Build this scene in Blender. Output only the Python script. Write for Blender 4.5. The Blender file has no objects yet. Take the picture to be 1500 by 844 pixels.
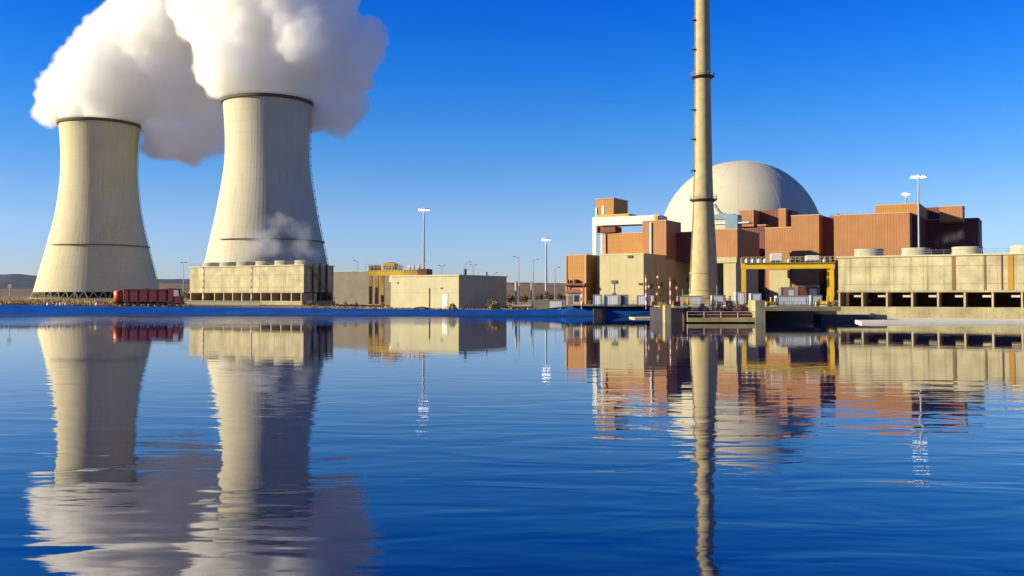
import bpy, bmesh, math, random
from mathutils import Vector, Matrix, noise
random.seed(7)
S = bpy.context.scene
COL = S.collection
R = math.radians

# ------------------------------------------------------------------ camera
F_PX, Y0, CAMH, PITCH = 1350.0, 432.0, 6.0, R(1.5)
CY = Y0 - F_PX * math.tan(PITCH)
cam_d = bpy.data.cameras.new("camera")
cam = bpy.data.objects.new("camera", cam_d)
COL.objects.link(cam)
cam.location = (0, 0, CAMH)
cam.rotation_euler = (R(90) + PITCH, 0, 0)
cam_d.sensor_width = 36.0
cam_d.lens = 36.0 * F_PX / 1500.0
cam_d.shift_y = -(422.0 - CY) / 1500.0
cam_d.clip_start = 0.5
cam_d.clip_end = 30000
S.camera = cam

# ------------------------------------------------------------------ sky and sun
SUN_EL, SUN_AZ = R(17), R(10)            # azimuth: degrees behind the camera line, coming from the left
to_sun = Vector((-math.cos(SUN_AZ) * math.cos(SUN_EL), -math.sin(SUN_AZ) * math.cos(SUN_EL), math.sin(SUN_EL)))
w = bpy.data.worlds.new("World")
S.world = w
w.use_nodes = True
nt = w.node_tree
bg = nt.nodes["Background"]
sky = nt.nodes.new("ShaderNodeTexSky")
sky.sky_type = 'NISHITA'
sky.sun_disc = False
sky.sun_elevation = SUN_EL
sky.sun_rotation = math.atan2(to_sun.x, to_sun.y)
sky.air_density = 1.0
sky.dust_density = 0.15
sky.ozone_density = 3.0
hs = nt.nodes.new("ShaderNodeHueSaturation")
hs.inputs["Saturation"].default_value = 1.35
hs.inputs["Value"].default_value = 1.0
gm = nt.nodes.new("ShaderNodeGamma")
gm.inputs[1].default_value = 1.0
nt.links.new(sky.outputs[0], gm.inputs[0])
nt.links.new(gm.outputs[0], hs.inputs["Color"])
# polarised, very saturated sky: tint by elevation above the horizon
tcs = nt.nodes.new("ShaderNodeTexCoord"); sps = nt.nodes.new("ShaderNodeSeparateXYZ")
nt.links.new(tcs.outputs["Generated"], sps.inputs[0])
cr = nt.nodes.new("ShaderNodeValToRGB"); nt.links.new(sps.outputs[2], cr.inputs[0])
el = cr.color_ramp.elements
el[0].position = 0.0; el[0].color = (0.44, 0.52, 0.98, 1)
el[1].position = 1.0; el[1].color = (0.03, 0.26, 0.85, 1)
for pos, c_ in ((0.03, (0.45, 0.52, 0.92, 1)), (0.10, (0.50, 0.53, 0.77, 1)), (0.17, (0.33, 0.52, 0.80, 1)), (0.24, (0.15, 0.46, 0.88, 1)), (0.31, (0.05, 0.37, 0.92, 1))):
    e_ = cr.color_ramp.elements.new(pos); e_.color = c_
mt = nt.nodes.new("ShaderNodeMix"); mt.data_type = 'RGBA'; mt.blend_type = 'MULTIPLY'; mt.inputs[0].default_value = 1.0
nt.links.new(hs.outputs[0], mt.inputs[6]); nt.links.new(cr.outputs[0], mt.inputs[7])
nt.links.new(mt.outputs[2], bg.inputs[0])
bg.inputs[1].default_value = 0.118
sun_d = bpy.data.lights.new("sun", 'SUN')
sun_d.energy = 5.0
sun_d.angle = R(0.5)
sun_d.color = (1.0, 0.875, 0.60)
sun = bpy.data.objects.new("sun", sun_d)
COL.objects.link(sun)
sun.rotation_euler = to_sun.to_track_quat('Z', 'Y').to_euler()
S.view_settings.view_transform = 'Standard'
S.view_settings.look = 'None'
S.view_settings.exposure = 0.94
S.view_settings.gamma = 1.0
S.cycles.use_denoising = True
S.cycles.max_bounces = 18
S.cycles.diffuse_bounces = 3
S.cycles.volume_bounces = 16
S.cycles.volume_step_rate = 1.0
S.cycles.volume_max_steps = 256

# ------------------------------------------------------------------ projection helpers
def ray(px, py):
    a = (px - 750.0) / F_PX
    b = (CY - py) / F_PX
    return a, math.cos(PITCH) - b * math.sin(PITCH), math.sin(PITCH) + b * math.cos(PITCH)

def P(px, py, D):
    a, dy, dz = ray(px, py)
    return Vector((D * a / dy, D, CAMH + D * dz / dy))

def ZP(py, D):
    return P(750, py, D).z

class Frame:
    """a plan grid: x along the front, y going back, turned by b about the vertical"""
    def __init__(s, px, D, z=0.0, b=30.0, py=432):
        s.b = R(b); p = P(px, py, D)
        s.o = Vector((p.x, p.y, z))
        s.u = Vector((math.cos(s.b), -math.sin(s.b), 0)); s.v = Vector((math.sin(s.b), math.cos(s.b), 0))
    def at(s, px, py, c=0.0):
        a, dy, dz = ray(px, py); k = a / dy
        cb, sb = math.cos(s.b), math.sin(s.b)
        x = (k * (s.o.y + c * cb) - s.o.x - c * sb) / (cb + k * sb)
        Y = s.o.y - x * sb + c * cb
        return x, CAMH + Y * dz / dy - s.o.z
    def x(s, px, py=432, c=0.0): return s.at(px, py, c)[0]
    def zat(s, py, x, c=0.0):
        Y = s.o.y - x * math.sin(s.b) + c * math.cos(s.b)
        a, dy, dz = ray(750, py)
        return CAMH + Y * dz / dy - s.o.z
    def side(s, x, px, c=0.0, py=432):
        """depth along y from (x, c) until pixel column px"""
        a, dy, dz = ray(px, py); k = a / dy
        p = s.o + s.u * x + s.v * c
        return (k * p.y - p.x) / (s.v.x - k * s.v.y)

# ------------------------------------------------------------------ materials
MATS = {}
def new_mat(name):
    m = bpy.data.materials.new(name); m.use_nodes = True
    return m, m.node_tree, m.node_tree.nodes["Principled BSDF"]

def N(nt, t, **kw):
    n = nt.nodes.new(t)
    for k, v in kw.items():
        if k.startswith("i_"):
            n.inputs[int(k[2:])].default_value = v
        else:
            setattr(n, k, v)
    return n

def mapping(nt, scale, coord="Object"):
    tc = N(nt, "ShaderNodeTexCoord"); mp = N(nt, "ShaderNodeMapping")
    mp.inputs["Scale"].default_value = scale
    nt.links.new(tc.outputs[coord], mp.inputs[0])
    return mp

def mixc(nt, fac, a, b, mode='MIX'):
    m = N(nt, "ShaderNodeMix", data_type='RGBA', blend_type=mode)
    for sock, val in ((m.inputs[0], fac), (m.inputs[6], a), (m.inputs[7], b)):
        if isinstance(val, (int, float)): sock.default_value = val
        elif isinstance(val, tuple): sock.default_value = (*val, 1)
        else: nt.links.new(val, sock)
    return m.outputs[2]

def ramp(nt, src, lo, hi, a=0.0, b=1.0):
    m = N(nt, "ShaderNodeMapRange"); m.inputs[1].default_value = lo; m.inputs[2].default_value = hi
    m.inputs[3].default_value = a; m.inputs[4].default_value = b
    nt.links.new(src, m.inputs[0]); return m.outputs[0]

def surf(name, col, rough=0.8, var=0.25, streak=0.0, streak_col=(0.12, 0.09, 0.05), spot=0.0,
         joints=None, joint_dark=0.45, ribs=None, bump=0.15, scale=0.25, metal=0.0, rib_depth=0.08, joint_w=1.0, streak_scale=(1.1, 1.1, 0.045)):
    """weathered surface: colour variation, rain streaks, panel joints, vertical ribs"""
    if name in MATS: return MATS[name]
    col = tuple(c * 0.80 for c in col); streak_col = tuple(c * 0.80 for c in streak_col)
    m, nt, p = new_mat(name); L = nt.links
    p.inputs["Roughness"].default_value = rough; p.inputs["Metallic"].default_value = metal
    p.inputs["Diffuse Roughness"].default_value = 0.0
    mp = mapping(nt, (scale, scale, scale))
    n1 = N(nt, "ShaderNodeTexNoise"); n1.inputs["Scale"].default_value = 1.0; n1.inputs["Detail"].default_value = 6
    L.new(mp.outputs[0], n1.inputs[0])
    dark = tuple(c * (1 - var) for c in col); light = tuple(min(1, c * (1 + var * 0.6)) for c in col)
    c = mixc(nt, ramp(nt, n1.outputs[0], 0.3, 0.7), dark, light)
    if streak:
        ms = mapping(nt, streak_scale)
        n2 = N(nt, "ShaderNodeTexNoise"); n2.inputs["Scale"].default_value = 1.0; n2.inputs["Detail"].default_value = 5
        n2.inputs["Roughness"].default_value = 0.65
        L.new(ms.outputs[0], n2.inputs[0])
        c = mixc(nt, ramp(nt, n2.outputs[0], 0.52, 0.78, 0, streak), c, streak_col)
    if spot:
        msp = mapping(nt, (1.6, 1.6, 1.6))
        n3 = N(nt, "ShaderNodeTexNoise"); n3.inputs["Detail"].default_value = 8; n3.inputs["Scale"].default_value = 1
        L.new(msp.outputs[0], n3.inputs[0])
        c = mixc(nt, ramp(nt, n3.outputs[0], 0.58, 0.72, 0, spot), c, streak_col)
    height = n1.outputs[0]
    if joints:
        jx, jz = joints
        tc = N(nt, "ShaderNodeTexCoord"); sp = N(nt, "ShaderNodeSeparateXYZ"); L.new(tc.outputs["Object"], sp.inputs[0])
        ad = N(nt, "ShaderNodeMath", operation='ADD'); L.new(sp.outputs[0], ad.inputs[0]); L.new(sp.outputs[1], ad.inputs[1])
        outs = []
        for src, per in ((ad.outputs[0], jx), (sp.outputs[2], jz)):
            if not per: continue
            pp = N(nt, "ShaderNodeMath", operation='PINGPONG'); L.new(src, pp.inputs[0]); pp.inputs[1].default_value = per / 2
            outs.append(ramp(nt, pp.outputs[0], 0.04 * joint_w, 0.14 * joint_w, 1, 0))
        f = outs[0]
        if len(outs) > 1:
            mx = N(nt, "ShaderNodeMath", operation='MAXIMUM'); L.new(outs[0], mx.inputs[0]); L.new(outs[1], mx.inputs[1]); f = mx.outputs[0]
        mu = N(nt, "ShaderNodeMath", operation='MULTIPLY'); L.new(f, mu.inputs[0]); mu.inputs[1].default_value = joint_dark
        c = mixc(nt, mu.outputs[0], c, tuple(x * 0.35 for x in col))
    bp = N(nt, "ShaderNodeBump"); bp.inputs["Strength"].default_value = bump; bp.inputs["Distance"].default_value = 0.2
    L.new(height, bp.inputs["Height"])
    nrm = bp.outputs[0]
    if ribs:
        tc = N(nt, "ShaderNodeTexCoord"); sp = N(nt, "ShaderNodeSeparateXYZ"); L.new(tc.outputs["Object"], sp.inputs[0])
        ad = N(nt, "ShaderNodeMath", operation='ADD'); L.new(sp.outputs[0], ad.inputs[0]); L.new(sp.outputs[1], ad.inputs[1])
        pp = N(nt, "ShaderNodeMath", operation='PINGPONG'); L.new(ad.outputs[0], pp.inputs[0]); pp.inputs[1].default_value = ribs / 2
        st = ramp(nt, pp.outputs[0], ribs * 0.15, ribs * 0.3)
        b2 = N(nt, "ShaderNodeBump"); b2.inputs["Strength"].default_value = 0.6; b2.inputs["Distance"].default_value = rib_depth
        L.new(st, b2.inputs["Height"]); L.new(nrm, b2.inputs["Normal"]); nrm = b2.outputs[0]
        c = mixc(nt, ramp(nt, st, 0, 1, 0.14, 0), c, tuple(x * 0.5 for x in col))
    L.new(nrm, p.inputs["Normal"]); L.new(c, p.inputs["Base Color"])
    MATS[name] = m
    return m

CREAM = surf("cream_panel", (0.51, 0.45, 0.235), var=0.10, streak=0.22, streak_col=(0.25, 0.2, 0.1), joints=(6.0, 0), joint_dark=0.35)
CREAM_PLAIN = surf("cream_render", (0.52, 0.475, 0.28), var=0.10, streak=0.22, streak_col=(0.3, 0.22, 0.1), joints=(9.0, 5.0), joint_dark=0.2)
CONC = surf("stained_concrete", (0.50, 0.44, 0.245), var=0.32, streak=0.9, streak_col=(0.16, 0.11, 0.04), spot=0.4, joints=(6.55, 4.3), joint_dark=0.5)
CONC_B = surf("quay_concrete", (0.38, 0.33, 0.17), var=0.3, streak=0.7, streak_col=(0.13, 0.10, 0.04), spot=0.6, joints=(6.5, 0))
SHELL_A = surf("tower_concrete", (0.60, 0.535, 0.32), var=0.08, streak=0.5, streak_col=(0.30, 0.22, 0.09), scale=0.05, joints=(0, 8.0), joint_w=3.0, joint_dark=0.10, streak_scale=(0.4, 0.4, 0.012))
SHELL_B = surf("tower_concrete_pale", (0.58, 0.53, 0.36), var=0.08, streak=0.5, streak_col=(0.30, 0.24, 0.12), scale=0.05, joints=(0, 8.0), joint_w=3.0, joint_dark=0.10, streak_scale=(0.4, 0.4, 0.012))
CHIM = surf("chimney_concrete", (0.47, 0.38, 0.185), var=0.18, streak=0.4, streak_col=(0.25, 0.18, 0.08), joints=(0, 3.0) if False else None, scale=0.4)
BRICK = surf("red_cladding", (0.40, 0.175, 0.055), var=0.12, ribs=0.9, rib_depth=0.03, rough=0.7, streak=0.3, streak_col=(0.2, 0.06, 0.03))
BRICK2 = surf("orange_cladding", (0.45, 0.205, 0.035), var=0.12, ribs=0.7, rib_depth=0.03, rough=0.7, joints=(0, 1.6), joint_dark=0.2)
BRICK_SHADE = surf("shaded_cladding", (0.19, 0.052, 0.035), var=0.25, ribs=0.9, rough=0.7, scale=0.12)  # red cladding with the shade of recesses and set-backs put into its colour
COPE = surf("pale_coping", (0.52, 0.34, 0.18), var=0.1)
WHITE = surf("white_paint", (0.68, 0.67, 0.60), var=0.06, streak=0.15, rough=0.5)
WHITE_B = surf("white_steel", (0.58, 0.60, 0.60), var=0.05, streak=0.2, rough=0.45, ribs=0.5)
DOME = surf("dome_concrete", (0.60, 0.55, 0.39), var=0.07, streak=0.15, streak_col=(0.4, 0.33, 0.2), scale=0.1)
YEL = surf("yellow_paint", (0.72, 0.46, 0.01), var=0.12, rough=0.5, streak=0.3, streak_col=(0.3, 0.15, 0.02))
ORA = surf("orange_paint", (0.60, 0.31, 0.02), var=0.15, rough=0.5, streak=0.3)
RED = surf("red_paint", (0.20, 0.010, 0.008), var=0.2, rough=0.45, scale=0.6, streak=0.25, streak_col=(0.12, 0.02, 0.01))
REDB = surf("bright_red_paint", (0.80, 0.09, 0.01), var=0.1, rough=0.45)
BLACK = surf("black_rubber", (0.02, 0.02, 0.02), var=0.3, rough=0.85)
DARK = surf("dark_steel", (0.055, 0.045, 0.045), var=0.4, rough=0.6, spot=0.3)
RUST = surf("rusty_steel", (0.20, 0.06, 0.035), var=0.35, rough=0.8, streak=0.5)
GREY = surf("grey_steel", (0.28, 0.29, 0.30), var=0.2, rough=0.5)
GALV = surf("galvanised_steel", (0.30, 0.33, 0.36), var=0.1, rough=0.45, metal=0.3)
BLUEST = surf("blue_grey_duct", (0.16, 0.27, 0.34), var=0.2, rough=0.5)
ROOF = surf("flat_roof", (0.22, 0.20, 0.17), var=0.2)
BROWN_W = surf("brown_wall", (0.30, 0.22, 0.12), var=0.25, streak=0.4, ribs=1.4)
LINER = surf("blue_liner", (0.004, 0.085, 0.34), var=0.25, rough=0.4, streak=0.7, streak_col=(0.03, 0.07, 0.12), joints=(9.0, 0), joint_dark=0.6, spot=0.3, bump=0.05)
SLAB = surf("pale_slab", (0.55, 0.50, 0.31), var=0.15, spot=0.25, streak_col=(0.3, 0.25, 0.15))
TANK = surf("tank_white", (0.75, 0.76, 0.74), var=0.06, rough=0.35)
PINK = surf("faded_red_tile", (0.50, 0.17, 0.10), var=0.2, ribs=0.6)
STRIPE_R = surf("striping_red", (0.55, 0.06, 0.03), var=0.1, rough=0.5)

def glass_mat():
    m, nt, p = new_mat("window_glass")
    p.inputs["Base Color"].default_value = (0.03, 0.04, 0.05, 1); p.inputs["Roughness"].default_value = 0.08
    p.inputs["IOR"].default_value = 1.5
    return m
GLASS = glass_mat()

def stripes(name, a, b, period):
    m, nt, p = new_mat(name); L = nt.links
    tc = N(nt, "ShaderNodeTexCoord"); sp = N(nt, "ShaderNodeSeparateXYZ"); L.new(tc.outputs["Object"], sp.inputs[0])
    pp = N(nt, "ShaderNodeMath", operation='PINGPONG'); L.new(sp.outputs[2], pp.inputs[0]); pp.inputs[1].default_value = period
    gt = N(nt, "ShaderNodeMath", operation='GREATER_THAN'); L.new(pp.outputs[0], gt.inputs[0]); gt.inputs[1].default_value = period / 2
    L.new(mixc(nt, gt.outputs[0], a, b), p.inputs["Base Color"]); p.inputs["Roughness"].default_value = 0.5
    return m
POLE_RW = stripes("red_white_bands", (0.55, 0.07, 0.03), (0.75, 0.72, 0.65), 1.0)

def lamp_mat():
    m, nt, p = new_mat("lit_lamp")
    p.inputs["Base Color"].default_value = (0.8, 0.8, 0.8, 1)
    p.inputs["Emission Color"].default_value = (1.0, 0.93, 0.95, 1); p.inputs["Emission Strength"].default_value = 3.0
    return m
LAMP = lamp_mat()

def ground_mat():
    m, nt, p = new_mat("dry_grass_ground"); L = nt.links
    p.inputs["Roughness"].default_value = 0.95
    mp = mapping(nt, (0.05, 0.02, 0.05)); n1 = N(nt, "ShaderNodeTexNoise"); n1.inputs["Scale"].default_value = 1; n1.inputs["Detail"].default_value = 8
    L.new(mp.outputs[0], n1.inputs[0])
    mp2 = mapping(nt, (0.9, 0.9, 0.9)); n2 = N(nt, "ShaderNodeTexNoise"); n2.inputs["Scale"].default_value = 1; n2.inputs["Detail"].default_value = 8
    L.new(mp2.outputs[0], n2.inputs[0])
    c = mixc(nt, ramp(nt, n1.outputs[0], 0.38, 0.62), (0.16, 0.11, 0.036), (0.37, 0.22, 0.07))
    c = mixc(nt, ramp(nt, n2.outputs[0], 0.45, 0.7, 0, 0.8), c, (0.06, 0.055, 0.02))
    L.new(c, p.inputs["Base Color"])
    bp = N(nt, "ShaderNodeBump"); bp.inputs["Strength"].default_value = 0.8; bp.inputs["Distance"].default_value = 0.5
    L.new(n2.outputs[0], bp.inputs["Height"]); L.new(bp.outputs[0], p.inputs["Normal"])
    return m
GROUND = ground_mat()

def hill_mat():
    m, nt, p = new_mat("wooded_hill"); L = nt.links
    p.inputs["Roughness"].default_value = 1.0
    mp = mapping(nt, (0.012, 0.012, 0.03)); n1 = N(nt, "ShaderNodeTexNoise"); n1.inputs["Scale"].default_value = 1; n1.inputs["Detail"].default_value = 10
    L.new(mp.outputs[0], n1.inputs[0])
    L.new(mixc(nt, ramp(nt, n1.outputs[0], 0.4, 0.62), (0.014, 0.032, 0.055), (0.04, 0.055, 0.065)), p.inputs["Base Color"])
    return m
HILL = hill_mat()

def leaf_mat(name, a, b):
    m, nt, p = new_mat(name); L = nt.links
    p.inputs["Roughness"].default_value = 0.85
    mp = mapping(nt, (1.2, 1.2, 1.2)); n1 = N(nt, "ShaderNodeTexNoise"); n1.inputs["Scale"].default_value = 1; n1.inputs["Detail"].default_value = 4
    L.new(mp.outputs[0], n1.inputs[0]); L.new(mixc(nt, ramp(nt, n1.outputs[0], 0.35, 0.65), a, b), p.inputs["Base Color"])
    return m
LEAF = leaf_mat("olive_leaves", (0.05, 0.055, 0.018), (0.16, 0.13, 0.04))
LEAFY = leaf_mat("straw_leaves", (0.22, 0.17, 0.05), (0.42, 0.33, 0.12))

def water_mat():
    m, nt, p = new_mat("lake_water"); L = nt.links
    p.inputs["Base Color"].default_value = (0.0002, 0.009, 0.06, 1)
    p.inputs["IOR"].default_value = 1.95
    p.inputs["Specular Tint"].default_value = (0.96, 0.95, 0.74, 1)
    geo = N(nt, "ShaderNodeNewGeometry")
    def nz(scale, detail, rough=0.5, dist=0.0, rot=0.0):
        mp = N(nt, "ShaderNodeMapping"); mp.inputs["Scale"].default_value = scale; mp.inputs["Rotation"].default_value = (0, 0, rot)
        L.new(geo.outputs["Position"], mp.inputs[0])
        n = N(nt, "ShaderNodeTexNoise"); n.inputs["Scale"].default_value = 1.0; n.inputs["Detail"].default_value = detail
        n.inputs["Roughness"].default_value = rough; n.inputs["Distortion"].default_value = dist
        L.new(mp.outputs[0], n.inputs[0]); return n.outputs[0]
    a = nz((0.16, 0.40, 1), 2, 0.5, 0.6, 0.10)
    b = nz((0.50, 1.7, 1), 3, 0.5, 0.4, -0.12)
    patch = nz((0.012, 0.02, 1), 2)
    mulb = N(nt, "ShaderNodeMath", operation='MULTIPLY'); L.new(b, mulb.inputs[0]); mulb.inputs[1].default_value = 0.11
    ad = N(nt, "ShaderNodeMath", operation='ADD'); L.new(a, ad.inputs[0]); L.new(mulb.outputs[0], ad.inputs[1])
    # calmer water towards the sheltered far quay, breezier in the open
    sp = N(nt, "ShaderNodeSeparateXYZ"); L.new(geo.outputs["Position"], sp.inputs[0])
    calm0 = ramp(nt, sp.outputs[1], 18, 80, 1.2, 0.18)
    ry = ramp(nt, sp.outputs[1], 175, 225, 0.0, 1.0); rx = ramp(nt, sp.outputs[0], -45, 10, 1.0, 0.0)
    rm_ = N(nt, "ShaderNodeMath", operation='MULTIPLY'); L.new(ry, rm_.inputs[0]); L.new(rx, rm_.inputs[1])
    L.new(ramp(nt, rm_.outputs[0], 0, 1, 0.025, 0.28), p.inputs["Roughness"])
    ca = N(nt, "ShaderNodeMath", operation='MULTIPLY_ADD'); L.new(rm_.outputs[0], ca.inputs[0]); ca.inputs[1].default_value = 1.0; L.new(calm0, ca.inputs[2])
    calm = ca.outputs[0]
    pm = ramp(nt, patch, 0.35, 0.65, 0.75, 1.25)
    st = N(nt, "ShaderNodeMath", operation='MULTIPLY'); L.new(calm, st.inputs[0]); L.new(pm, st.inputs[1])
    hm = N(nt, "ShaderNodeMath", operation='MULTIPLY'); L.new(ad.outputs[0], hm.inputs[0]); L.new(st.outputs[0], hm.inputs[1])
    bp = N(nt, "ShaderNodeBump"); bp.inputs["Strength"].default_value = 1.0; bp.inputs["Distance"].default_value = 0.05
    L.new(hm.outputs[0], bp.inputs["Height"]); L.new(bp.outputs[0], p.inputs["Normal"])
    return m
WATER = water_mat()

# ------------------------------------------------------------------ mesh helpers
class MB:
    def __init__(s): s.v = []; s.f = []
    def add(s, vs, fs):
        o = len(s.v); s.v += [tuple(v) for v in vs]; s.f += [tuple(i + o for i in f) for f in fs]; return s
    def box(s, x0, x1, y0, y1, z0, z1):
        vs = [(x, y, z) for z in (z0, z1) for y in (y0, y1) for x in (x0, x1)]
        return s.add(vs, [(0, 2, 3, 1), (4, 5, 7, 6), (0, 1, 5, 4), (2, 6, 7, 3), (0, 4, 6, 2), (1, 3, 7, 5)])
    def bar(s, a, b, r=0.05, n=6, r2=None):
        a, b = Vector(a), Vector(b); r2 = r if r2 is None else r2
        d = (b - a).normalized(); t = Vector((0, 0, 1)) if abs(d.z) < 0.9 else Vector((1, 0, 0))
        e1 = d.cross(t).normalized(); e2 = d.cross(e1)
        vs = []
        for c, rr in ((a, r), (b, r2)):
            for i in range(n):
                an = 2 * math.pi * i / n; vs.append(c + e1 * math.cos(an) * rr + e2 * math.sin(an) * rr)
        fs = [(i, (i + 1) % n, n + (i + 1) % n, n + i) for i in range(n)] + [tuple(reversed(range(n))), tuple(range(n, 2 * n))]
        return s.add(vs, fs)
    def lathe(s, prof, n=48, cx=0, cy=0, cap=True, rad=None):
        """prof: list of (r, z); rad(phi) multiplies/adds to r"""
        vs = []; fs = []
        for r, z in prof:
            for i in range(n):
                an = 2 * math.pi * i / n; rr = r + (rad(an) if rad else 0)
                vs.append((cx + rr * math.cos(an), cy + rr * math.sin(an), z))
        for j in range(len(prof) - 1):
            for i in range(n):
                k = (i + 1) % n; fs.append((j * n + i, j * n + k, (j + 1) * n + k, (j + 1) * n + i))
        if cap:
            fs.append(tuple(reversed(range(n)))); fs.append(tuple(range((len(prof) - 1) * n, len(prof) * n)))
        return s.add(vs, fs)
    def prism(s, pts, y0, y1):
        """pts (x, z) counter-clockwise seen from -y; extruded along y"""
        n = len(pts); vs = [(x, y0, z) for x, z in pts] + [(x, y1, z) for x, z in pts]
        return s.add(vs, [tuple(range(n)), tuple(reversed(range(n, 2 * n)))] + [((i + 1) % n, i, n + i, n + (i + 1) % n) for i in range(n)])
    def build(s, name, mat, parent=None, loc=None, rz=0.0, smooth=False, bevel=0.0):
        me = bpy.data.meshes.new(name); me.from_pydata(s.v, [], s.f); me.update()
        me.materials.append(mat)
        if smooth:
            for p in me.polygons: p.use_smooth = True
        o = bpy.data.objects.new(name, me); COL.objects.link(o)
        if parent: o.parent = parent
        if loc is not None: o.location = loc
        if rz: o.rotation_euler = (0, 0, rz)
        if bevel:
            b = o.modifiers.new("bevel", 'BEVEL'); b.width = bevel; b.segments = 2; b.limit_method = 'ANGLE'
        return o

def tag(o, label=None, cat=None, group=None, kind=None):
    if label: o["label"] = label
    if cat: o["category"] = cat
    if group: o["group"] = group
    if kind: o["kind"] = kind
    return o

def empty(name, loc, rz=0.0):
    o = bpy.data.objects.new(name, None); COL.objects.link(o)
    o.location = loc; o.rotation_euler = (0, 0, rz); o.empty_display_size = 1
    return o

def kids(o): return [c for c in COL.objects if c.parent is o]
def copy_tree(o, parent=None):
    c = o.copy(); COL.objects.link(c); c.parent = parent
    for ch in kids(o):
        if ch is not c: copy_tree(ch, c)
    return c

def fr_empty(name, fr): return empty(name, fr.o, -fr.b)

def block(fr, root, px0, px1, ytop, ybot, c, depth, mat, name="wall_block", cope=COPE, yref=None, parapet=0.35, tops=None, label=None):
    """one volume of a building placed by pixel columns on the plane y=c of the frame"""
    yr = (ytop + ybot) / 2 if yref is None else yref
    x0 = fr.x(px0, yr, c); x1 = fr.x(px1, yr, c)
    zt = fr.zat(ytop, (x0 + x1) / 2 if tops is None else (x0 if tops == 'l' else x1), c); zb = fr.zat(ybot, (x0 + x1) / 2, c)
    o = MB().box(x0, x1, c, c + depth, zb, zt).build(name, mat, root)
    if label: o["label"] = label
    if cope:
        q = MB(); t = 0.25; e = 0.12
        q.box(x0 - e, x1 + e, c - e, c + t, zt + .003, zt + parapet).box(x0 - e, x1 + e, c + depth - t, c + depth + e, zt + .003, zt + parapet)
        q.box(x0 - e, x0 + t, c + t, c + depth - t, zt + .003, zt + parapet).box(x1 - t, x1 + e, c + t, c + depth - t, zt + .003, zt + parapet)
        q.build("coping", cope, o)
    return o, x0, x1, zb, zt

def railing_mb(pts, h=1.1, step=2.0, r=0.04, mid=True, mb=None):
    mb = mb or MB()
    for a, b in zip(pts[:-1], pts[1:]):
        a, b = Vector(a), Vector(b); n = max(1, int((b - a).length / step))
        for i in range(n + 1):
            p = a.lerp(b, i / n); mb.bar(p, p + Vector((0, 0, h)), r, 4)
        mb.bar(a + Vector((0, 0, h)), b + Vector((0, 0, h)), r, 4)
        if mid: mb.bar(a + Vector((0, 0, h * .5)), b + Vector((0, 0, h * .5)), r * .8, 4)
    return mb

# ------------------------------------------------------------------ water, ground, hills
wm = MB(); wm.add([(-900, -150, 0), (900, -150, 0), (900, 300, 0), (-900, 300, 0)], [(0, 1, 2, 3)])
tag(wm.build("water", WATER), "calm deep blue reservoir mirroring the power plant", kind="structure")

def lerp_tab(x, tab):
    if x <= tab[0][0]: return tab[0][1]
    for (a, va), (b, vb) in zip(tab[:-1], tab[1:]):
        if x <= b: return va + (vb - va) * (x - a) / (b - a)
    return tab[-1][1]
SHORE = [(-900, 3.1), (-147, 3.1), (-113, 2.55), (-95, 2.45), (-68, 2.15), (-30, 1.75), (-8, 1.6), (14, 1.75), (19, 3.0), (900, 3.0)]
def ystart(X): return 267.0 if X < 38 else 238.0
def gz(X, Y):
    s = lerp_tab(X, SHORE)
    t = min(1, max(0, (Y - 300) / 420.0)); t = t * t * (3 - 2 * t)
    far = 3.2 + noise.noise(Vector((X * .006, Y * .006, 0))) * 0.8
    if X < 0: s += (1 - min(1, abs(Y - 285) / 18)) * (0.7 if X < -60 else 0.0)
    z = s * (1 - t) + far * t
    if Y > 330: z += noise.noise(Vector((X * .03, Y * .03, 3))) * 0.35
    return z
gm_ = MB()
xs = [-12000, -5000, -2500, -1200, -700] + [-450 + i * 12 for i in range(0, 41)] + [37.9, 38.1] + [50 + 14 * i for i in range(1, 40)] + [900, 1500, 3000, 6000, 12000]
ks = [0, 6, 12, 18, 26, 36, 50, 66, 84, 104, 128, 156, 190, 230, 280, 340, 410, 500, 620, 800, 1100, 1600, 2500, 4500, 9000, 14000]
for X in xs:
    for k in ks:
        Y = ystart(X) + k; gm_.v.append((X, Y, gz(X, Y)))
nk = len(ks)
for i in range(len(xs) - 1):
    for j in range(nk - 1):
        a = i * nk + j; gm_.f.append((a, a + nk, a + nk + 1, a + 1))
tag(gm_.build("ground", GROUND, smooth=True), "dry grassy ground behind the reservoir", kind="structure")

# sloped blue bank
bk = MB(); bx = [-900, -300, -147, -113, -95, -68, -30, -8, 14, 18.9, 19.1, 44]
for X in bx:
    z = lerp_tab(X, SHORE)
    bk.v += [(X, 260.2, -0.6), (X, 260.6, 0.35), (X, 264.6, z - .05), (X, 264.7, z + .12), (X, 265.6, z + .12), (X, 265.7, z - .1), (X, 270, z - .4)]
for i in range(len(bx) - 1):
    for j in range(6):
        a = i * 7 + j; bk.f.append((a, a + 7, a + 8, a + 1))
tag(bk.build("embankment", LINER), "bright blue lined bank along the far edge of the water", kind="structure")
bk2 = MB(); bk2.box(-900, 44, 259.7, 260.15, -.5, .22)
tag(bk2.build("bank_kerb", surf("wet_kerb", (0.03, 0.05, 0.07), var=0.3)), "dark wet kerb at the foot of the blue bank", kind="structure")

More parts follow.
